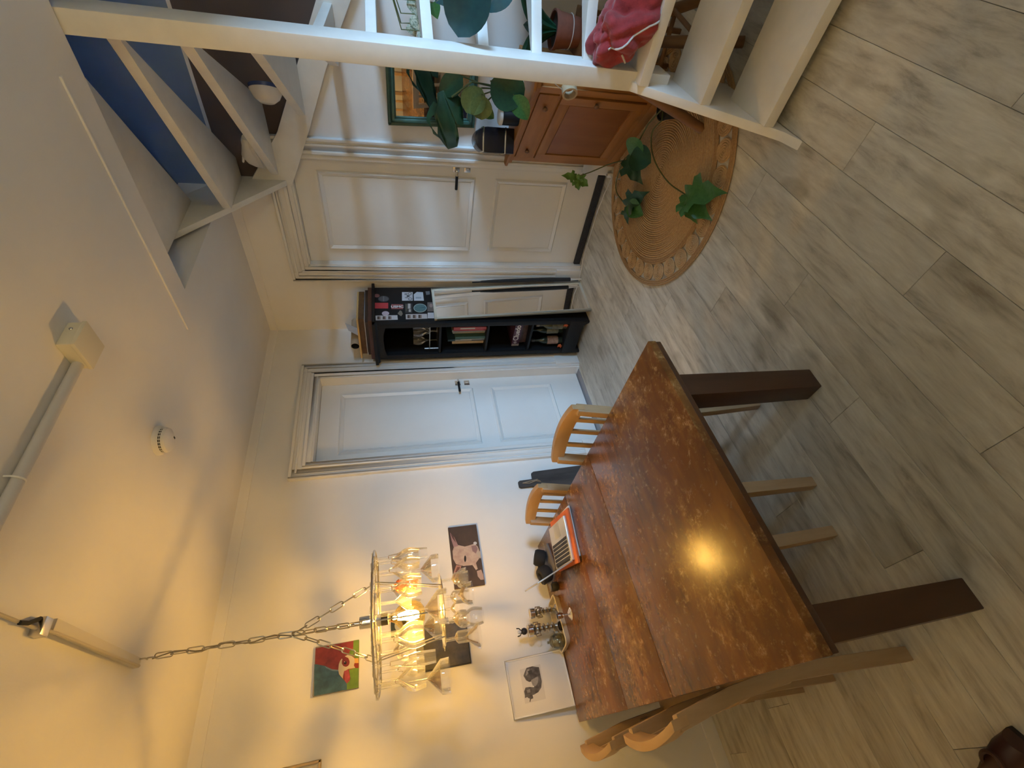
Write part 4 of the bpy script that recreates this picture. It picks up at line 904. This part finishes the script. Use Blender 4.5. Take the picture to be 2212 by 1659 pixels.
# board game boxes
t = thing('game_box', 'dark illustrated box under the purple board-game box in the bookcase', 'box', (.235, .262, .480), .06)
MB().box((-.13, -.125, 0), (.13, .125, .055)).build('body', mat('box_dark', (.035, .02, .022), .5, col2=(.12, .07, .055), scale=18), t, bevel=.002)
MB().box((-.132, -.127, .030), (.132, .127, .057)).build('lid', mat('box_dark2', (.03, .022, .03), .5, col2=(.10, .06, .05), scale=14), t, bevel=.002)
t = thing('board_game_box', 'purple board-game box with white lettering on its side, in the bookcase', 'box', (.250, .2695, .538), -.06)
PUR = mat('box_purple', (.075, .028, .060), .45, var=.2, scale=15)
MB().box((-.14, -.145, 0), (.14, .145, .062)).build('body', PUR, t, bevel=.002)
MB().box((-.142, -.147, .020), (.142, .147, .064)).build('lid', PUR, t, bevel=.002)
text_obj('title_text', 'Cluedo', frame_M((.1427, .012, .036), (0, 1, 0), (0, 0, 1)), .062, flat((.75, .73, .74)), t, 1.0, .0012)
MB().poly([(.1426, -.118, .036), (.1426, -.102, .018), (.1426, -.086, .036), (.1426, -.102, .054)]).build('diamond_logo', flat((.42, .38, .42)), t, False)
MB().box((.1422, -.147, .0), (.1426, -.120, .062)).build('pale_corner', flat((.40, .38, .42)), t, bevel=0)
t = thing('figurine', 'small pale figurine on top of the game boxes in the bookcase', 'figurine', (.335, .375, .602))
MB().lathe([(0, 0), (.014, 0), (.010, .02), (.016, .05), (.008, .075), (.013, .09), (0, .108)], 16).build('body', mat('bone', (.36, .33, .26), .5), t)
# bottles
def bottle(lb, x_, y_, h_, r_, glass, label_col, cap):
    t = thing('bottle', lb, 'bottle', (x_, y_, .160), 0, 'bottles in the bookcase')
    MB().lathe([(0, 0), (r_, 0), (r_, h_*.58), (r_*.75, h_*.68), (r_*.36, h_*.76), (r_*.34, h_*.93), (0, h_*.93)], 24).build('glass', glass, t)
    MB().lathe([(r_*.40, h_*.90), (r_*.40, h_), (0, h_)], 18).build('cap', cap, t)
    MB().lathe([(r_+.0008, h_*.14), (r_+.0008, h_*.50)], 24).build('paper_label', label_col, t)
    return t
GB = mat('dark_bottle', (.02, .03, .022), .12)
bottle('dark bottle with a beige portrait label on the lowest bookcase shelf', .375, .165, .27, .036, GB, mat('label_beige', (.42, .30, .24), .6, col2=(.20, .10, .07), scale=40), flat((.05, .05, .05)))
bottle('dark green bottle with a mint cap band on the lowest bookcase shelf', .33, .245, .29, .034, GB, mat('label_olive', (.16, .17, .12), .6, var=.3, scale=40), flat((.10, .22, .19)))
bottle('clear-shouldered bottle with a mossy label on the lowest bookcase shelf', .375, .345, .26, .040, mat('olive_bottle', (.08, .085, .05), .15), mat('label_moss', (.20, .19, .13), .6, col2=(.08, .08, .05), scale=30), flat((.20, .19, .16)))
for i, (x_, y_, rz_) in enumerate(((.430, .132, .3), (.428, .372, -.4))):
    o2 = MB().prism([(-.02, -.012), (.004, -.020), (.022, -.006), (.016, .014), (-.010, .018), (-.004, .002)], lambda a, b: (0, a, b+.02), lambda a, b: (.010, a, b+.02)).build('price_ticket', flat((.75, .16, .05)), None, bevel=.002)
    o2.location = (x_-.012, y_, .160); o2.rotation_euler = (0, 0, rz_*.3)
    tag(o2, ('orange paper ticket by the portrait-label bottle', 'orange paper ticket by the mossy-label bottle')[i], 'ticket')

# leaning mirror on the bookcase side
mb0, mb1 = Vector((.425, .545, 0)), Vector((.075, .556, 0)); mtop = 1.262
t = thing('leaning_mirror', 'tall narrow mirror in a cream frame leaning on the bookcase side', 'mirror', (.25, .550, 0), math.atan2(mb1.y-mb0.y, mb1.x-mb0.x))
MR = Matrix.Rotation(-math.atan2(.070, mtop), 4, 'X')     # local: x towards the back wall, y towards the bookcase
hw, hh = .176, mtop
mm = MB(MR); FT = .018
for a, b in (((-hw, 0, 0), (-hw+.020, FT, hh)), ((hw-.020, 0, 0), (hw, FT, hh)), ((-hw, 0, 0), (hw, FT, .020)), ((-hw, 0, hh-.020), (hw, FT, hh))): mm.box(a, b)
# local y after rotation by pi-ish points to -y (bookcase); mirror face on the local -y side
mirr_frame = mm.build('frame', mat('cream_frame', (.66, .63, .52), .45), t, bevel=.002)
MB(MR).box((-hw+.018, .006, .018), (hw-.018, .012, hh-.018)).build('glass', MIRROR, t, bevel=0)
# black rod leaning behind it by the door frame
t = thing('folded_umbrella', 'slim black folded umbrella leaning between mirror and door frame', 'umbrella', (.085, .590, 0))
MB().tube([(0, 0, .0), (0, -.002, .06), (0, -.006, .12)], [.004, .006, .012], 8).build('tip', WPLAST, t)
MB().tube([(0, -.004, .10), (-.006, -.012, .35), (-.012, -.03, .75), (-.014, -.038, .86)], [.016, .017, .013, .008], 10).build('canopy', BLACKM, t)
MB().tube([(-.014, -.038, .84), (-.016, -.045, .93)], .006, 8).build('shaft', BLACK, t)
# white cable along the door
pts = [(.056, .545, .004), (.046, .60, .004), (.040, .66, .004), (.014, .74, .004), (.010, .95, .004), (.014, 1.18, .004), (.040, 1.34, .004), (.075, 1.46, .004), (.080, 1.50, .03)]
tag(MB().tube(pts, .0035, 6).build('white_cable', WPLAST), 'thin white cable lying along the foot of the door', 'cable')
t = thing('door_stop', 'small white round-topped door stop beside the pine cabinet', 'door stop', (.055, 1.475, 0))
MB().lathe([(0, 0), (.018, 0), (.018, .028), (.014, .034), (0, .036)], 18).build('body', WPLAST, t); MB().lathe([(.009, .0352), (.009, .040), (0, .040)], 14).build('screw_cap', STEEL, t)

# ================================================================== CORNER CABINET
cb = thing('pine_cabinet', 'orange-brown pine corner cabinet with a drawer and panelled door under the stairs', 'cabinet', (0, 1.55, 0))
A_, B_ = Vector((.065, .0, 0)), Vector((.44, .56, 0)); D_ = (B_-A_); FWID = D_.length; D_ = D_.normalized(); Nn = Vector((D_.y, -D_.x, 0))   # outward normal towards the room
plan = [(.037, 0), (A_.x, A_.y), (B_.x, B_.y), (B_.x, B_.y+.07), (.037, B_.y+.07)]
CT = .79
MB().prism(plan, lambda a, b: (a, b, .05), lambda a, b: (a, b, CT-.04)).build('carcass', PINE, cb, bevel=.003)
def grow(e): return [(.036, -e), (A_.x+e*.4, A_.y-e), (B_.x+e, B_.y-e*.4), (B_.x+e, B_.y+.07), (.036, B_.y+.07)]
MB().prism(grow(.040), lambda a, b: (a, b, CT-.018), lambda a, b: (a, b, CT)).build('top', PINEX, cb, bevel=.005)
MB().prism(grow(.022), lambda a, b: (a, b, CT-.045), lambda a, b: (a, b, CT-.018)).build('cornice', PINEX, cb, bevel=.006)
MB().prism(grow(.008), lambda a, b: (a, b, 0), lambda a, b: (a, b, .065)).build('plinth', PINEX, cb, bevel=.004)
MF = frame_M(A_, D_, (0, 0, 1))                       # local x along the front, y up, z outward
MF = Matrix(((D_.x, 0, Nn.x, A_.x), (D_.y, 0, Nn.y, A_.y), (0, 1, 0, 0), (0, 0, 0, 1)))
def fbx(name, x0, y0, x1, y1, z0, z1, m, par=cb, bev=.002): return MB(MF).box((x0, y0, z0), (x1, y1, z1)).build(name, m, par, bevel=bev)
fbx('stile', .0, .065, .045, CT-.045, 0, .008, PINE); fbx('stile', FWID-.045, .065, FWID, CT-.045, 0, .008, PINE); fbx('rail', .045, .065, FWID-.045, .10, 0, .008, PINEX); fbx('rail', .045, .610, FWID-.045, .622, 0, .008, PINEX)
dr = fbx('drawer', .048, .625, FWID-.048, .735, .002, .014, PINEX)
for xx in (.14, FWID-.14):
    MB(MF @ Matrix.Translation((xx, .68, .013))).lathe([(.006, 0), (.007, .008), (.014, .014), (.015, .020), (.008, .026), (0, .027)], 18).build('knob', RUSTIC, dr)
dn = fbx('door', .048, .103, FWID-.048, .607, .002, .012, PINE)
fbx('door_stile', .048, .103, .105, .607, .012, .020, PINE, dn); fbx('door_stile', FWID-.105, .103, FWID-.048, .607, .012, .020, PINE, dn)
fbx('door_rail', .105, .103, FWID-.105, .165, .012, .020, PINEX, dn); fbx('door_rail', .105, .550, FWID-.105, .607, .012, .020, PINEX, dn)
fbx('door_panel', .112, .172, FWID-.112, .543, .010, .016, mat('pine_panel', (.24, .085, .020), .5, col2=(.33, .13, .034), scale=7, stretch=(1, 1, .2)), dn, .005)
MB(MF @ Matrix.Translation((FWID-.075, .40, .020))).lathe([(.006, 0), (.007, .008), (.014, .014), (.015, .020), (.008, .026), (0, .027)], 18).build('knob', RUSTIC, dn)
# ring hanging from the cabinet knob
_d = ray((1230, 196)); _q = Vector((0, 1.55, 0))+A_+Nn*.066; rg = CAM+_d*((_q-CAM).dot(Nn)/_d.dot(Nn))      # just in front of the cabinet face
t = thing('tape_roll', 'pale cardboard ring hanging in front of the pine cabinet', 'ring', tuple(rg))
MB(Matrix.Rotation(PI/2, 4, 'Y') @ Matrix.Rotation(.5, 4, 'X')).lathe([(.030, -.022), (.040, -.022), (.040, .022), (.030, .022), (.030, -.022)], 30).build('ring', mat('card_ring', (.55, .42, .26), .7), t)
t2 = t; MB().tube([(0, 0, .038), tuple(-Nn*.03+Vector((0, 0, .075))), tuple(-Nn*.058+Vector((0, 0, .10)))], .0015, 5).build('string', mat('string', (.3, .25, .18), .9), t2)
# bread bin: dark blue dome with two metal hoops
t = thing('bread_bin', 'dark navy dome-topped bin with two silver hoops on the pine cabinet', 'bread bin', (.165, 1.700, CT), math.radians(-64))
prf = [(-.070, 0), (.070, 0), (.070, .165)]+[(.070*math.cos(a), .165+.075*math.sin(a)) for a in [PI*i/12 for i in range(13)]]+[(-.070, .165)]
NAVY = mat('navy_enamel', (.008, .010, .022), .25)
MB().prism(prf, lambda a, b: (a, -.075, b), lambda a, b: (a, .075, b)).build('body', NAVY, t, bevel=.006)
for zz_ in (.055, .190):
    k_ = .072 if zz_ < .165 else .0695
    MB().box((-k_, -.077, zz_-.004), (k_, .077, zz_+.004)).build('hoop', CHROME, t, bevel=.001)
t = thing('coffee_tin', 'black canister with a pale lid rim on the pine cabinet', 'canister', (.245, 1.875, CT))
MB().lathe([(0, 0), (.045, 0), (.047, .01), (.047, .10), (.044, .105), (0, .105)], 26).build('body', BLACK, t); MB().lathe([(.049, .098), (.049, .112), (.040, .118), (0, .118)], 26).build('lid', WPLAST, t)

# wall mirror in a green frame
t = thing('wall_mirror', 'mirror in a dark green moulded frame on the back wall above the cabinet', 'mirror', (.028, 1.885, 1.27)); t.rotation_euler = (0, math.radians(5.7), 0)
mf = MB()
for o0, o1, th in ((.0, .018, .020), (.018, .036, .028), (.036, .046, .016)):
    W_, H_ = .172, .262
    for a, b in (((0, -W_+o0, -H_+o0), (th, -W_+o1, H_-o0)), ((0, W_-o1, -H_+o0), (th, W_-o0, H_-o0)), ((0, -W_+o0, H_-o1), (th, W_-o0, H_-o0)), ((0, -W_+o0, -H_+o0), (th, W_-o0, -H_+o1))): mf.box((a[0]+.001, a[1], a[2]), b)
mf.build('frame', GREENF, t, bevel=.002, seg=1)
MB().box((.002, -.130, -.220), (.008, .130, .220)).build('glass', MIRROR, t, bevel=0)

# ================================================================== RUG
RC, RRAD = Vector((.668, 1.792, 0)), .648
rg = thing('jute_rug', 'round braided jute rug with a border of coiled rosettes', 'rug', tuple(RC))
m_ = MB(); r_ = .006
while r_ < .485: m_.torus(r_, .0060, (0, 0, .0062), max(12, int(18+r_*100)), 6); r_ += .0122
m_.build('coiled_centre', JUTE, rg)
m_ = MB(); r_ = .488
while r_ < .510: m_.torus(r_, .0062, (0, 0, .0068), 72, 5); r_ += .0105
m_.build('inner_band', JUTED, rg)
m_ = MB(); r_ = .616
while r_ < RRAD: m_.torus(r_, .0064, (0, 0, .0068), 90, 5); r_ += .0108
m_.build('edge_band', JUTED, rg)
ro = MB()
for r_ in (.006, .017, .028, .039, .049): ro.torus(r_, .0061, (0, 0, .0066), max(10, int(14+r_*260)), 5)
rme = ro.mesh('rosette', JUTE); NR = 30
for i in range(NR):
    a = 2*PI*i/NR; link('rosette', rme, rg, (.561*math.cos(a), .561*math.sin(a), 0), (0, 0, a))

# ================================================================== STOOL under the stairs
t = thing('wooden_stool', 'rustic wooden stool with thick splayed round legs under the stairs', 'stool', (.66, 2.36, 0))
MB().lathe([(0, .43), (.150, .43), (.160, .440), (.160, .462), (.150, .472), (0, .474)], 32).build('seat', RUSTIC, t)
feet = [(.225, -.240), (.255, .135), (-.20, .19), (-.165, -.165)]
for fx, fy in feet: MB().tube([(fx*.42, fy*.42, .44), (fx*.72, fy*.72, .20), (fx, fy, .006)], [.020, .026, .023], 14).build('leg', RUSTIC, t)
for i in range(4):
    a, b = feet[i], feet[(i+1) % 4]; k = .78; z_ = .155+.02*(i % 2)
    MB().tube([(a[0]*k, a[1]*k, z_), (b[0]*k, b[1]*k, z_)], .011, 10).build('rung', RUSTIC, t)

# ================================================================== RED CLOTH on the stairs
random.seed(5)
bm = bmesh.new(); bmesh.ops.create_icosphere(bm, subdivisions=5, radius=1)
for v in bm.verts:
    p = v.co.copy(); n = p.normalized()
    f = noise.noise(Vector((p.x*1.3, p.y*1.2, p.z*1.5))+Vector((3, 1, 2)))*.30
    for fx, fy, fz, am in ((1.2, 2.6, -1.5, .26), (.8, -2.2, 3.4, .20), (2.4, 4.8, 1.2, .10)):
        f += (abs(noise.noise(Vector((p.x*fx*.6+5, p.y*fy*.6+p.z*fz*.5, p.z*fz*.25))))*2-.45)*am
    f += noise.noise(p*7)*.03
    q = n*(1+f)
    x_ = .085*q.x; y_ = .120*q.y-.05*q.z; z_ = .125*q.z
    if z_ < -.098: z_ = -.098+(z_+.098)*.05
    x_ += .03*max(0, -q.z)
    v.co = (x_, y_, z_)
for f in bm.faces: f.smooth = True
me = bpy.data.meshes.new('cloth'); bm.to_mesh(me); bm.free(); me.materials.append(REDC)
rcx, rcy, rcz = .985, 2.500, tops[3]+.101
t = thing('red_jacket', 'crumpled red jacket with white piping draped on the stair treads', 'jacket', (rcx, rcy, rcz))
link('cloth', me, t)
from mathutils.bvhtree import BVHTree
bv = BVHTree.FromPolygons([v.co for v in me.vertices], [tuple(p.vertices) for p in me.polygons])
def snap(path):
    out = []
    for y_, z_ in path:
        hitp = bv.ray_cast(Vector((.5, y_, z_)), Vector((-1, 0, 0)))
        if hitp[0] is not None: out.append(hitp[0]+Vector((.0015, 0, 0)))
    return out
def densify(p, n=10): return [(p[i][0]+(p[i+1][0]-p[i][0])*k/n, p[i][1]+(p[i+1][1]-p[i][1])*k/n) for i in range(len(p)-1) for k in range(n)]+[p[-1]]
for pth in ([(-.06, .06), (-.02, .00), (.04, -.06), (.06, -.10)], [(-.07, .0), (-.10, -.03), (-.09, -.09)]):
    sp = snap(densify(pth))
    if len(sp) > 3: MB().tube(sp, .004, 6).build('piping', WHITEC, t)

# ================================================================== PLANTS
def leaf_mesh(name, outline, m, curl=.25, fold=.25, n=10, thick=.0006):
    """outline: half-width function over t in 0..1; leaf along +x, unit length"""
    vs = []; fs = []; W_ = 4
    for i in range(n+1):
        t_ = i/n; hw_ = max(.002, outline(t_))
        for j in range(-W_, W_+1):
            u_ = j/W_; vs.append((t_-.12*curl*t_*t_, hw_*u_, -curl*t_*t_*.5+fold*abs(u_)*hw_))
    k = 2*W_+1
    for i in range(n):
        for j in range(k-1): fs.append((i*k+j, i*k+j+1, (i+1)*k+j+1, (i+1)*k+j))
    return MB().add(vs, fs).mesh(name, m)
OV = lambda t: .34*math.sin(PI*min(1, t**.8))**.75
NAR = lambda t: .20*math.sin(PI*t**.85)**.9
ROUND = lambda t: .47*math.sin(PI*t)**.55
HEART = lambda t: .45*(math.sin(PI*min(1, t*.97+.03)**.62))**.9
def split_leaf(name, m, side=7):
    """monstera blade: lobes cut between ribs, each side"""
    vs, fs = [], []
    def lobe(pts):
        o_ = len(vs); vs.extend(pts); fs.append(tuple(range(o_, o_+len(pts))))
    hz = lambda x_, y_: -.35*x_*x_*.6+.18*abs(y_)-.5*y_*y_
    for s in (-1, 1):
        for i in range(side):
            t0, t1 = i/side, (i+1)/side; a = .16+.05*math.sin(i*2.1)
            w0 = .46*math.sin(PI*min(1, (t0*.9+.08)))**.6; w1 = .46*math.sin(PI*min(1, (t1*.9+.06)))**.6
            g = .018
            p = [(t0, 0), (t1, 0), (t1-.01+.10*w1, s*w1*.45), (t1+.06-g, s*w1*.98), (t0+.10+g, s*max(w0, .06)*1.0), (t0+g+.08*w0, s*w0*.45)]
            lobe([(a_, b_, hz(a_, b_)) for a_, b_ in p])
        w0 = .1
    lobe([(a_, b_, hz(a_, b_)) for a_, b_ in ((.96, -.05), (1.16, 0), (.96, .05), (.9, 0))])
    return MB().add(vs, fs).mesh(name, m, False)
LM = {'ov_d': leaf_mesh('leaf_ovate', OV, LEAFD), 'ov_m': leaf_mesh('leaf_ovate_mid', OV, LEAFM), 'ov_l': leaf_mesh('leaf_light', HEART, LEAFL), 'ht_m': leaf_mesh('leaf_heart', HEART, LEAFM), 'round': leaf_mesh('leaf_round', ROUND, LEAFO), 'round_d': leaf_mesh('leaf_round_dark', ROUND, LEAFD),
      'rub': leaf_mesh('leaf_rubber', lambda t: .36*math.sin(PI*t)**.6, LEAFT, .2, .2), 'var': leaf_mesh('leaf_varieg', HEART, LEAFV), 'nar': leaf_mesh('leaf_aloe', NAR, LEAFD, .5, .9), 'mon': split_leaf('leaf_split', LEAFD)}
def lobed(name, m):
    half = [(0, 0), (-.05, .10), (.00, .20), (.20, .18), (.20, .34), (.42, .38), (.44, .20), (.64, .22), (.78, .11), (1.0, 0)]
    pts = half+[(a, -b) for a, b in reversed(half[1:-1])]
    ctr = [(.12, 0), (.32, 0), (.5, 0), (.72, 0)]
    bm2 = bmesh.new(); hz = lambda a, b: .55*abs(b)-.45*b*b-.25*a*a+.04*math.sin(a*9+b*7)
    vs = [bm2.verts.new((a, b, hz(a, b))) for a, b in pts]; f = bm2.faces.new(vs)
    bmesh.ops.triangulate(bm2, faces=[f]); bmesh.ops.subdivide_edges(bm2, edges=bm2.edges, cuts=2, use_grid_fill=True)
    for v in bm2.verts: v.co.z = hz(v.co.x, v.co.y)
    for f in bm2.faces: f.smooth = True
    me2 = bpy.data.meshes.new(name); bm2.to_mesh(me2); bm2.free(); me2.materials.append(m); return me2
LM['lob'] = lobed('leaf_lobed', LEAFM); LM['lob_l'] = lobed('leaf_lobed_light', LEAFL); LM['lob_d'] = lobed('leaf_lobed_dark', LEAFD)
def place_leaf(kind, parent, base, tip, size=None, up=(0, 0, 1), name='leaf'):
    b_, e_ = Vector(base), Vector(tip); x_ = e_-b_; L_ = size or x_.length; x_.normalize()
    u_ = Vector(up); y_ = u_.cross(x_).normalized(); z_ = x_.cross(y_)
    o2 = link(name, LM[kind], parent)
    M_ = Matrix(((x_.x, y_.x, z_.x, b_.x), (x_.y, y_.y, z_.y, b_.y), (x_.z, y_.z, z_.z, b_.z), (0, 0, 0, 1))) @ Matrix.Scale(L_, 4)
    o2.matrix_local = M_; return o2
def stem(parent, pts, r=.004): return MB().tube(pts, r, 6).build('stem', STEM, parent)
def pot(parent, r, h, m):
    MB().lathe([(0, 0), (r*.78, 0), (r*.98, h*.85), (r*1.04, h*.86), (r*1.06, h), (r*.96, h), (r*.92, h*.88), (0, h*.86)], 30).build('pot', m, parent)
    MB().lathe([(r*.93, h*.885), (0, h*.90)], 20).build('soil', mat('soil', (.03, .02, .014), 1), parent)
TOC = CAM
# monstera on the cabinet
mz = CT; mo_ = Vector((.235, 2.01, mz))
t = thing('monstera_plant', 'monstera with large split dark leaves standing on the pine cabinet', 'plant', tuple(mo_))
pot(t, .075, .13, mat('white_pot', (.55, .54, .55), .35))
def loc(px, x_): return onX(px, x_)-mo_
face = (CAM-mo_).normalized()
def mleaf(kind, b, e, xb, xe, up=None, s=None):
    B0, E0 = loc(b, xb), loc(e, xe); place_leaf(kind, t, B0, E0, s, up or face); stem(t, [(0, 0, .11), ((B0.x)*.4, B0.y*.4, max(.16, B0.z*.7)), B0])
KM = (820, 130, 5.53)
def blade(poly, x_, bow):
    bm2 = bmesh.new(); P3 = [onX(zz(p, *KM), x_)-mo_ for p in poly]; c_ = sum(P3, Vector())/len(P3)
    f = bm2.faces.new([bm2.verts.new(p) for p in P3]); bmesh.ops.triangulate(bm2, faces=[f]); bmesh.ops.subdivide_edges(bm2, edges=bm2.edges, cuts=3, use_grid_fill=True)
    mid = onX(zz((790, 780), *KM), x_)-mo_
    for v in bm2.verts: v.co.x += -bow*((v.co.y-mid.y)/.08)**2+.25*(v.co.z-mid.z)*.4
    for f in bm2.faces: f.smooth = True
    me2 = bpy.data.meshes.new('split_blade'); bm2.to_mesh(me2); bm2.free(); me2.materials.append(LEAFD)
    return link('leaf', me2, t)
blade([(700, 440), (760, 420), (850, 400), (880, 460), (950, 470), (1005, 520), (990, 600), (1005, 760), (1000, 800), (905, 765), (930, 800), (925, 850), (955, 950), (920, 1050), (945, 1095), (838, 1148), (800, 1080), (780, 1010), (710, 940), (692, 900), (692, 740), (650, 660), (690, 550)], .40, .02)
blade([(560, 720), (560, 660), (600, 570), (650, 515), (695, 545), (650, 655), (600, 690), (608, 755), (648, 855), (694, 895), (712, 940), (640, 880), (615, 790), (590, 770)], .40, .02)
B0 = onX(zz((860, 440), *KM), .40)-mo_; stem(t, [(0, 0, .11), (.05, .03, .2), tuple(onX(zz((1100, 260), *KM), .38)-mo_), B0], .005)
mleaf('ov_d', (1000, 165), (945, 205), .36, .34)
mleaf('round', (1040, 190), (1005, 245), .40, .42)
mleaf('round', (1040, 205), (1040, 262), .42, .44)
mleaf('round_d', (1060, 175), (1128, 215), .44, .48, None, .20)
mleaf('ov_m', (1110, 205), (1142, 262), .46, .50)
mleaf('ov_m', (1040, 230), (1068, 258), .38, .40)
# rubber plant and others behind the treads, in a terracotta pot on a stand
rb = Vector((.955, 2.86, tops[3]))
t = thing('rubber_plant', 'rubber plant with big glossy blue-green leaves among the stair treads', 'plant', tuple(rb))
pot(t, .085, .17, mat('grey_pot', (.12, .12, .12), .6))
def rl(kind, b, e, xb, xe, s=None):
    B0, E0 = onX(b, xb)-rb, onX(e, xe)-rb; place_leaf(kind, t, B0, E0, s, (CAM-rb).normalized()); stem(t, [(0, 0, .14), (0, 0, B0.z*.75), (B0.x*.12, B0.y*.12, B0.z*.97), (B0.x*.5, B0.y*.5, B0.z), B0], .006)
rl('rub', (1038, -85), (984, 86), .955, .945)
rl('rub', (1110, -60), (1040, 20), .55, .60)
rl('rub', (1000, -60), (940, 5), .50, .55)
PO = Vector((.24, 2.585, tops[7]))
t = thing('pothos_plant', 'trailing plant with white-variegated leaves hanging over a winder tread edge', 'plant', tuple(PO))
pot(t, .06, .10, mat('glazed_pot', (.5, .48, .45), .4))
for (b, e, xx) in (((892, -8), (905, 40), .24), ((896, 30), (910, 72), .26), ((885, 50), (898, 80), .22), ((935, 5), (945, 42), .26), ((905, 66), (921, 84), .28)):
    B0, E0 = onX(b, xx)-PO, onX(e, xx+.03)-PO; place_leaf('var' if b[0] != 935 else 'ht_m', t, B0, E0, None, (1, .2, .2))
    stem(t, [(0, 0, .085), (B0.x*.3, -.05, .125), (B0.x*.7, min(-.13, B0.y*.6), .105), (B0.x, B0.y-.004, max(.06, B0.z+.02)), B0], .003)
# aloe in a terracotta pot on a small stand
al = onX((1236, 92), .25); al.y += .045; 
zs_ = al.z-.02
t = thing('plant_stand', 'small dark wooden plant stand behind the lower stair treads', 'plant stand', (al.x, al.y, 0))
MB().box((-.10, -.10, zs_-.024), (.10, .10, zs_)).build('top', RUSTIC, t, bevel=.004)
for sx in (-1, 1):
    for sy in (-1, 1): MB().box((sx*.08-.012, sy*.08-.012, 0), (sx*.08+.012, sy*.08+.012, zs_-.02)).build('leg', RUSTIC, t, bevel=.003)
t = thing('aloe_plant', 'spiky aloe in a terracotta pot tied with white twine', 'plant', (al.x, al.y, zs_))
pot(t, .085, .14, TERRA)
MB().torus(.078, .0025, (0, 0, .05), 30, 6).build('twine', WHITEC, t)
for i in range(9):
    a = i*2.4; L_ = .19+.05*((i*3) % 4)/3
    place_leaf('nar', t, (0.02*math.cos(a), .02*math.sin(a), .12), (.14*math.cos(a), .14*math.sin(a), .12+L_), L_*1.1, (math.cos(a+PI), math.sin(a+PI), .3))
# vine on the rug
vo = Vector((.60, 2.11, .010))
t = thing('trailing_vine', 'trailing green vine with lobed leaves creeping over the jute rug', 'plant', tuple(vo))
pot(t, .06, .09, BLACKM)
def vine(pts): return MB().tube([Vector(p)-vo for p in pts], .0038, 6).build('stem', STEM, t)
def smooth(pts, n=6):
    P_ = [Vector(p) for p in pts]; out = []
    for i in range(len(P_)-1):
        p0, p1, p2, p3 = P_[max(i-1, 0)], P_[i], P_[i+1], P_[min(i+2, len(P_)-1)]
        for k in range(n):
            s_ = k/n; out.append(.5*((2*p1)+(-p0+p2)*s_+(2*p0-5*p1+4*p2-p3)*s_*s_+(-p0+3*p1-3*p2+p3)*s_**3))
    return out+[P_[-1]]
C1 = [onZ(p, z_) for p, z_ in (((1430, 260), .11), ((1409, 285), .10), ((1408, 325), .06), ((1420, 360), .03), ((1445, 395), .03), ((1480, 420), .05))]
vine([vo+Vector((0, 0, .085))]+smooth(C1))
C2 = [onZ(p, z_) for p, z_ in (((1400, 268), .12), ((1365, 330), .12), ((1348, 345), .09), ((1333, 385), .04), ((1332, 415), .03), ((1355, 447), .04))]
vine([vo+Vector((0, 0, .085))]+smooth(C2))
C3 = [onZ((1352, 346), .10), onX((1318, 354), .20), onX((1275, 372), .17), onX((1244, 382), .15)]
vine(smooth(C3))
def vleaf(kind, b, e, up=(0, 0, 1), s=None): place_leaf(kind, t, Vector(b)-vo, Vector(e)-vo, s, up)
for kind, (b, zb), (e, ze), upv in (('lob', ((1480, 420), .06), ((1498, 482), .035), (.3, .3, 1)), ('lob', ((1485, 425), .06), ((1550, 410), .06), (.2, .4, 1)), ('lob', ((1482, 430), .06), ((1528, 470), .03), (.2, .5, 1)),
    ('lob_d', ((1355, 447), .05), ((1388, 415), .05), (.3, .2, 1)), ('lob_d', ((1356, 448), .05), ((1352, 487), .03), (.3, .2, 1)), ('ov_m', ((1357, 440), .06), ((1385, 465), .03), (.3, .2, 1)),
    ('lob_d', ((1352, 345), .13), ((1384, 396), .06), (.8, .3, .6)), ('round_d', ((1362, 335), .14), ((1404, 350), .07), (.7, .4, .6)), ('ht_m', ((1380, 300), .13), ((1360, 345), .12), (.6, .5, .6))):
    vleaf(kind, onZ(b, zb+.012), onZ(e, ze+.022), upv)
lb_ = onX((1244, 382), .15)
for e in ((1252, 414), (1274, 404), (1216, 379)): vleaf('lob_l', lb_, onX(e, .17), (1, .5, .3))

# shoe at the edge of view
shoe('leather_shoe', 'dark reddish-brown leather shoe on the floor beside the table', 'shoe', (3.335, 1.600, 0), math.radians(-60), mat('brown_leather', (.045, .014, .010), .4), flat((.012, .009, .006)), .28)

# unseen uplighter, added behind the viewpoint as fill light
t = thing('fill_lamp', 'added unseen uplighter giving fill light from the far corner', 'lamp', (3.45, 4.05, 0))
MB().lathe([(0, 0), (.14, 0), (.14, .015), (.02, .03), (0, .03)], 30).build('base', BLACK, t)
MB().tube([(0, 0, .02), (0, 0, 1.72)], .011, 10).build('pole', BLACK, t)
MB().lathe([(.02, 1.70), (.08, 1.73), (.15, 1.80), (.152, 1.80), (.082, 1.725), (.02, 1.695)], 30).build('shade', mat('shade_white', (.8, .8, .78), .5), t)
fl_ = bpy.data.lights.new('fill_lamp_light', 'POINT'); fo_ = bpy.data.objects.new('fill_lamp_light', fl_); COL.objects.link(fo_)
fl_.energy = FILL_LAMP_W; fl_.color = (1, .86, .50); fl_.shadow_soft_size = .05; fo_.parent = t; fo_.location = (0, 0, 1.83)
